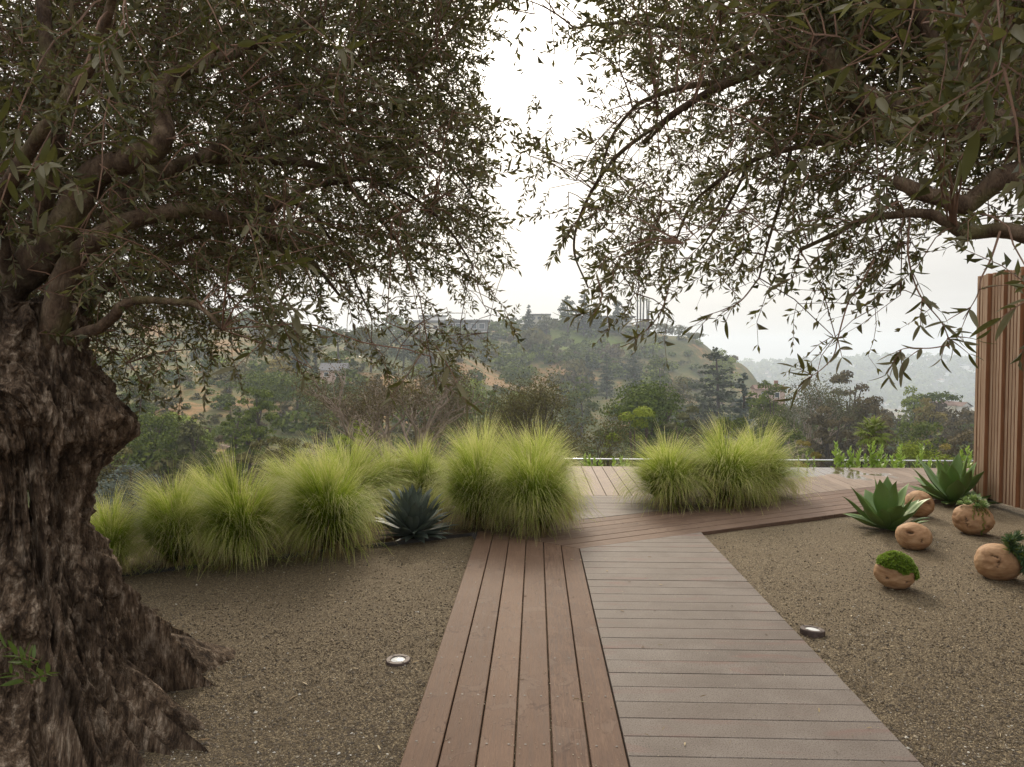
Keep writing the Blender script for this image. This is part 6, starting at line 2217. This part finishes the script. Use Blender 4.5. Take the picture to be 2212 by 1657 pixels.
def build_houses():
    # cream house and long stilted house, left of the hill
    Y = 330
    def hz(x, y): return at(x, y, Y)
    c = hz(922, 740); sc = Y / FPX
    t = thing('hillside_house', 'cream two storey house with dark windows on the left shoulder of the hill', 'house', (c[0], Y, c[2]), 0.15)
    bx(t, 'wall', (-5.5, 0, -3), (5.5, 9, 9.4), MT['cream'])
    bx(t, 'roof', (-6.4, -.8, 9.45), (8.5, 9.5, 10.4), MT['greyroof'])
    bx(t, 'upper_wall', (-3.0, 2, 10.45), (9, 9, 12.4), MT['white'])
    bx(t, 'upper_roof', (-3.6, 1.4, 12.45), (9.6, 9.6, 12.95), MT['greyroof'])
    windows(t, 0, 7.3, [-3.6, 0.4, 4.0], 1.9, 1.5); windows(t, 0, 3.6, [-3.6, 0.6, 4.2], 1.6, 1.5)
    c = hz(1005, 728)
    t = thing('stilted_house', 'long grey house on stilts beside the cream hillside house', 'house', (c[0], Y + 4, c[2]), 0.0)
    bx(t, 'wall', (-9.5, 0, 2.6), (10, 8, 7.6), MT['greyroof'])
    bx(t, 'roof', (-10.3, -1, 7.65), (10.8, 9, 8.3), MT['greyroof'])
    bx(t, 'balcony', (-9.5, -2.2, 2.2), (10, -.05, 2.55), MT['white'])
    for x in np.linspace(-9, 9.4, 6): bx(t, 'stilt', (x - .18, -1.9, -5), (x + .18, -1.5, 2.15), MT['greyroof'])
    windows(t, 0, 5.2, np.linspace(-7.5, 7.5, 5), 2.6, 2.4)
    # flat roofed house on the hilltop
    Y = 366; c = at(1318, 693, Y)
    t = thing('hilltop_house', 'low flat roofed house stretched along the hilltop', 'house', (c[0], Y, c[2]))
    bx(t, 'wall', (-12, 0, -2.5), (11, 8, 1.7), MT['white'])
    bx(t, 'roof', (-14, -2.5, 1.75), (13, 9, 2.25), MT['greyroof'])
    windows(t, 0, .2, np.linspace(-9, 8.5, 6), 2.4, 1.9)
    c = at(1165, 690, 362)
    t = thing('hilltop_house', 'small pale house half hidden at the left end of the hilltop', 'house', (c[0], 362, c[2]))
    bx(t, 'wall', (-5, 0, -3), (5, 7, 2.2), MT['cream']); bx(t, 'roof', (-6, -1, 2.25), (6, 8, 2.8), MT['greyroof'])
    windows(t, 0, .6, [-3, 0, 3], 1.8, 1.4)
    # pink house with chimney
    Y = 165; c = at(1665, 855, Y)
    t = thing('pink_house', 'pink house with a red chimney among the trees at the foot of the hill', 'house', (c[0], Y, c[2]), -0.1)
    bx(t, 'wall', (-3.2, 0, -4), (3.2, 6, 1.5), MT['pink'])
    V, Q, T = gable(6.4, 6, 0.9, .35, 'x'); V = [(x, y + 3, z + 1.52) for x, y, z in V]
    Geo().add(V, Q, T).build('roof', MT['brownroof'], t)
    bx(t, 'chimney', (1.1, 1.2, 1.6), (1.9, 2.0, 3.5), MT['redroof'])
    windows(t, 0, .2, [-1.6, 1.4], .9, 1.1)
    # white gabled house by the fence
    Y = 255; c = at(2088, 880, Y)
    t = thing('gabled_house', 'white gabled house with brown roof near the fence', 'house', (c[0], Y, c[2]), 0.2)
    bx(t, 'wall', (-1.9, 0, -4), (1.9, 7, .3), MT['white'])
    V = [(-1.9, -.01, .3), (1.9, -.01, .3), (0, -.01, 1.6)]
    Geo().add(V, None, [(0, 1, 2)]).build('gable_wall', MT['white'], t)
    V, Q, T = gable(3.8, 7, 1.5, .45, 'y'); V = [(x, y + 3.4, z + .33) for x, y, z in V]
    Geo().add(V, Q, [T[1]]).build('roof', MT['brownroof'], t)
    bx(t, 'wing', (-8, 2.5, -4), (-1.95, 8, .5), MT['cream'])
    V, Q, T = gable(6, 5.5, 1.5, .4, 'x'); V = [(x - 5, y + 5.2, z + .53) for x, y, z in V]
    Geo().add(V, Q, T).build('wing_roof', MT['brownroof'], t)
    windows(t, 0, -.5, [-.7, .7], .7, .8)
    # house below the flat crowned pine
    Y = 162; c = at(718, 806, Y)
    t = thing('cottage', 'small grey roofed house below the flat crowned pine', 'house', (c[0], Y, c[2]), 0.1)
    bx(t, 'wall', (-2.8, 0, -2.5), (2.8, 6, .6), MT['pink'])
    V, Q, T = gable(5.6, 6, 1.7, .4, 'x'); V = [(x, y + 3, z + .62) for x, y, z in V]
    Geo().add(V, Q, T).build('roof', MT['greyroof'], t)
    windows(t, 0, -.3, [-1.4, 1.2], .9, .9)
    # houses on the shaded slope far left
    for i, (x, y, lab) in enumerate([(420, 655, 'pale house on the high left slope seen through the olive leaves'), (335, 668, 'low white house left of the pale house on the high left slope')]):
        Y = 300; c = at(x, y, Y)
        t = thing('slope_house', lab, 'house', (c[0], Y, max(c[2], ground_z(c[0], Y) + 1)), .2)
        bx(t, 'wall', (-4, 0, -4), (4, 7, 3), MT['white']); bx(t, 'roof', (-4.6, -.6, 3.05), (4.6, 7.6, 3.6), MT['greyroof'])
        windows(t, 0, 1.2, [-2.4, 0, 2.4], 1.3, 1.3)
    # stone retaining walls of the terraced slope
    st = plain('terrace_stone', (0.27, 0.2, 0.15), 0.9, var=.4, sc=2)
    for i, (x0, x1, y, Y, lab) in enumerate([(475, 560, 905, 84, 'low stone wall on the terraced slope, middle of three'), (500, 590, 940, 74, 'lowest stone wall on the terraced slope'), (480, 545, 862, 100, 'uppermost stone wall on the terraced slope')]):
        a, b = at(x0, y, Y), at(x1, y, Y)
        t = thing('retaining_wall', lab, 'wall', ((a[0] + b[0]) / 2, Y, 0))
        r = np.random.default_rng(i + 5)
        n = 12
        for k in range(n):
            xa = a[0] + (b[0] - a[0]) * k / n; xb = a[0] + (b[0] - a[0]) * (k + .94) / n
            zz = ground_z(xa, Y)
            o = bx(t, 'stone', (xa - t.location[0], -.25, zz - .5), (xb - t.location[0], .25, zz + .38 + r.uniform(-.07, .12)), st)
    # far ridge houses
    r = np.random.default_rng(404)
    roofs = [MT['redroof'], MT['brownroof'], MT['greyroof']]
    proto = []
    for k in range(3):
        V, Q, T = bevel_box((-5, -4, -4), (5, 4, 4), .05)
        w = Geo().add(V, Q, T).mesh('wall', [MT['white'], MT['cream'], MT['white']][k])
        V, Q, T = gable(10, 8, 2.2, .6, 'x'); V = [(x, y, z + 4.02) for x, y, z in V]
        proto.append((w, Geo().add(V, Q, T).mesh('roof', roofs[k])))
    for i in range(110):
        X = r.uniform(420, 1010); Y = 1385 + 420 * r.uniform(0, 1) ** 1.1
        w, rf = proto[int(r.integers(0, 3))]
        t = thing('ridge_house', 'pale house scattered among trees on the far hazy ridge', 'house', (X, Y, far_z(X, Y) + 2), r.uniform(-.6, .6), 'houses on the far ridge')
        s = r.uniform(.7, 1.5); t.scale = (s, s, s)
        link('wall', w, t); link('roof', rf, t)


build_houses()

# ------------------------------------------------------------------ air
def build_haze():
    V, Q = box((-4200, -60, -101), (4400, 2450, 75))
    g = Geo().add(V, Q)
    m = bpy.data.materials.new('haze'); m.use_nodes = True
    nt = m.node_tree; nt.nodes.clear()
    out = nt.nodes.new('ShaderNodeOutputMaterial'); pv = nt.nodes.new('ShaderNodeVolumePrincipled')
    pv.inputs['Color'].default_value = (0.8, 0.89, 1.0, 1)
    pv.inputs['Density'].default_value = HAZE
    pv.inputs['Anisotropy'].default_value = 0.35
    nt.links.new(pv.outputs[0], out.inputs['Volume'])
    g.build('haze', m, kind='stuff')


HAZE = 0.00046
build_haze()
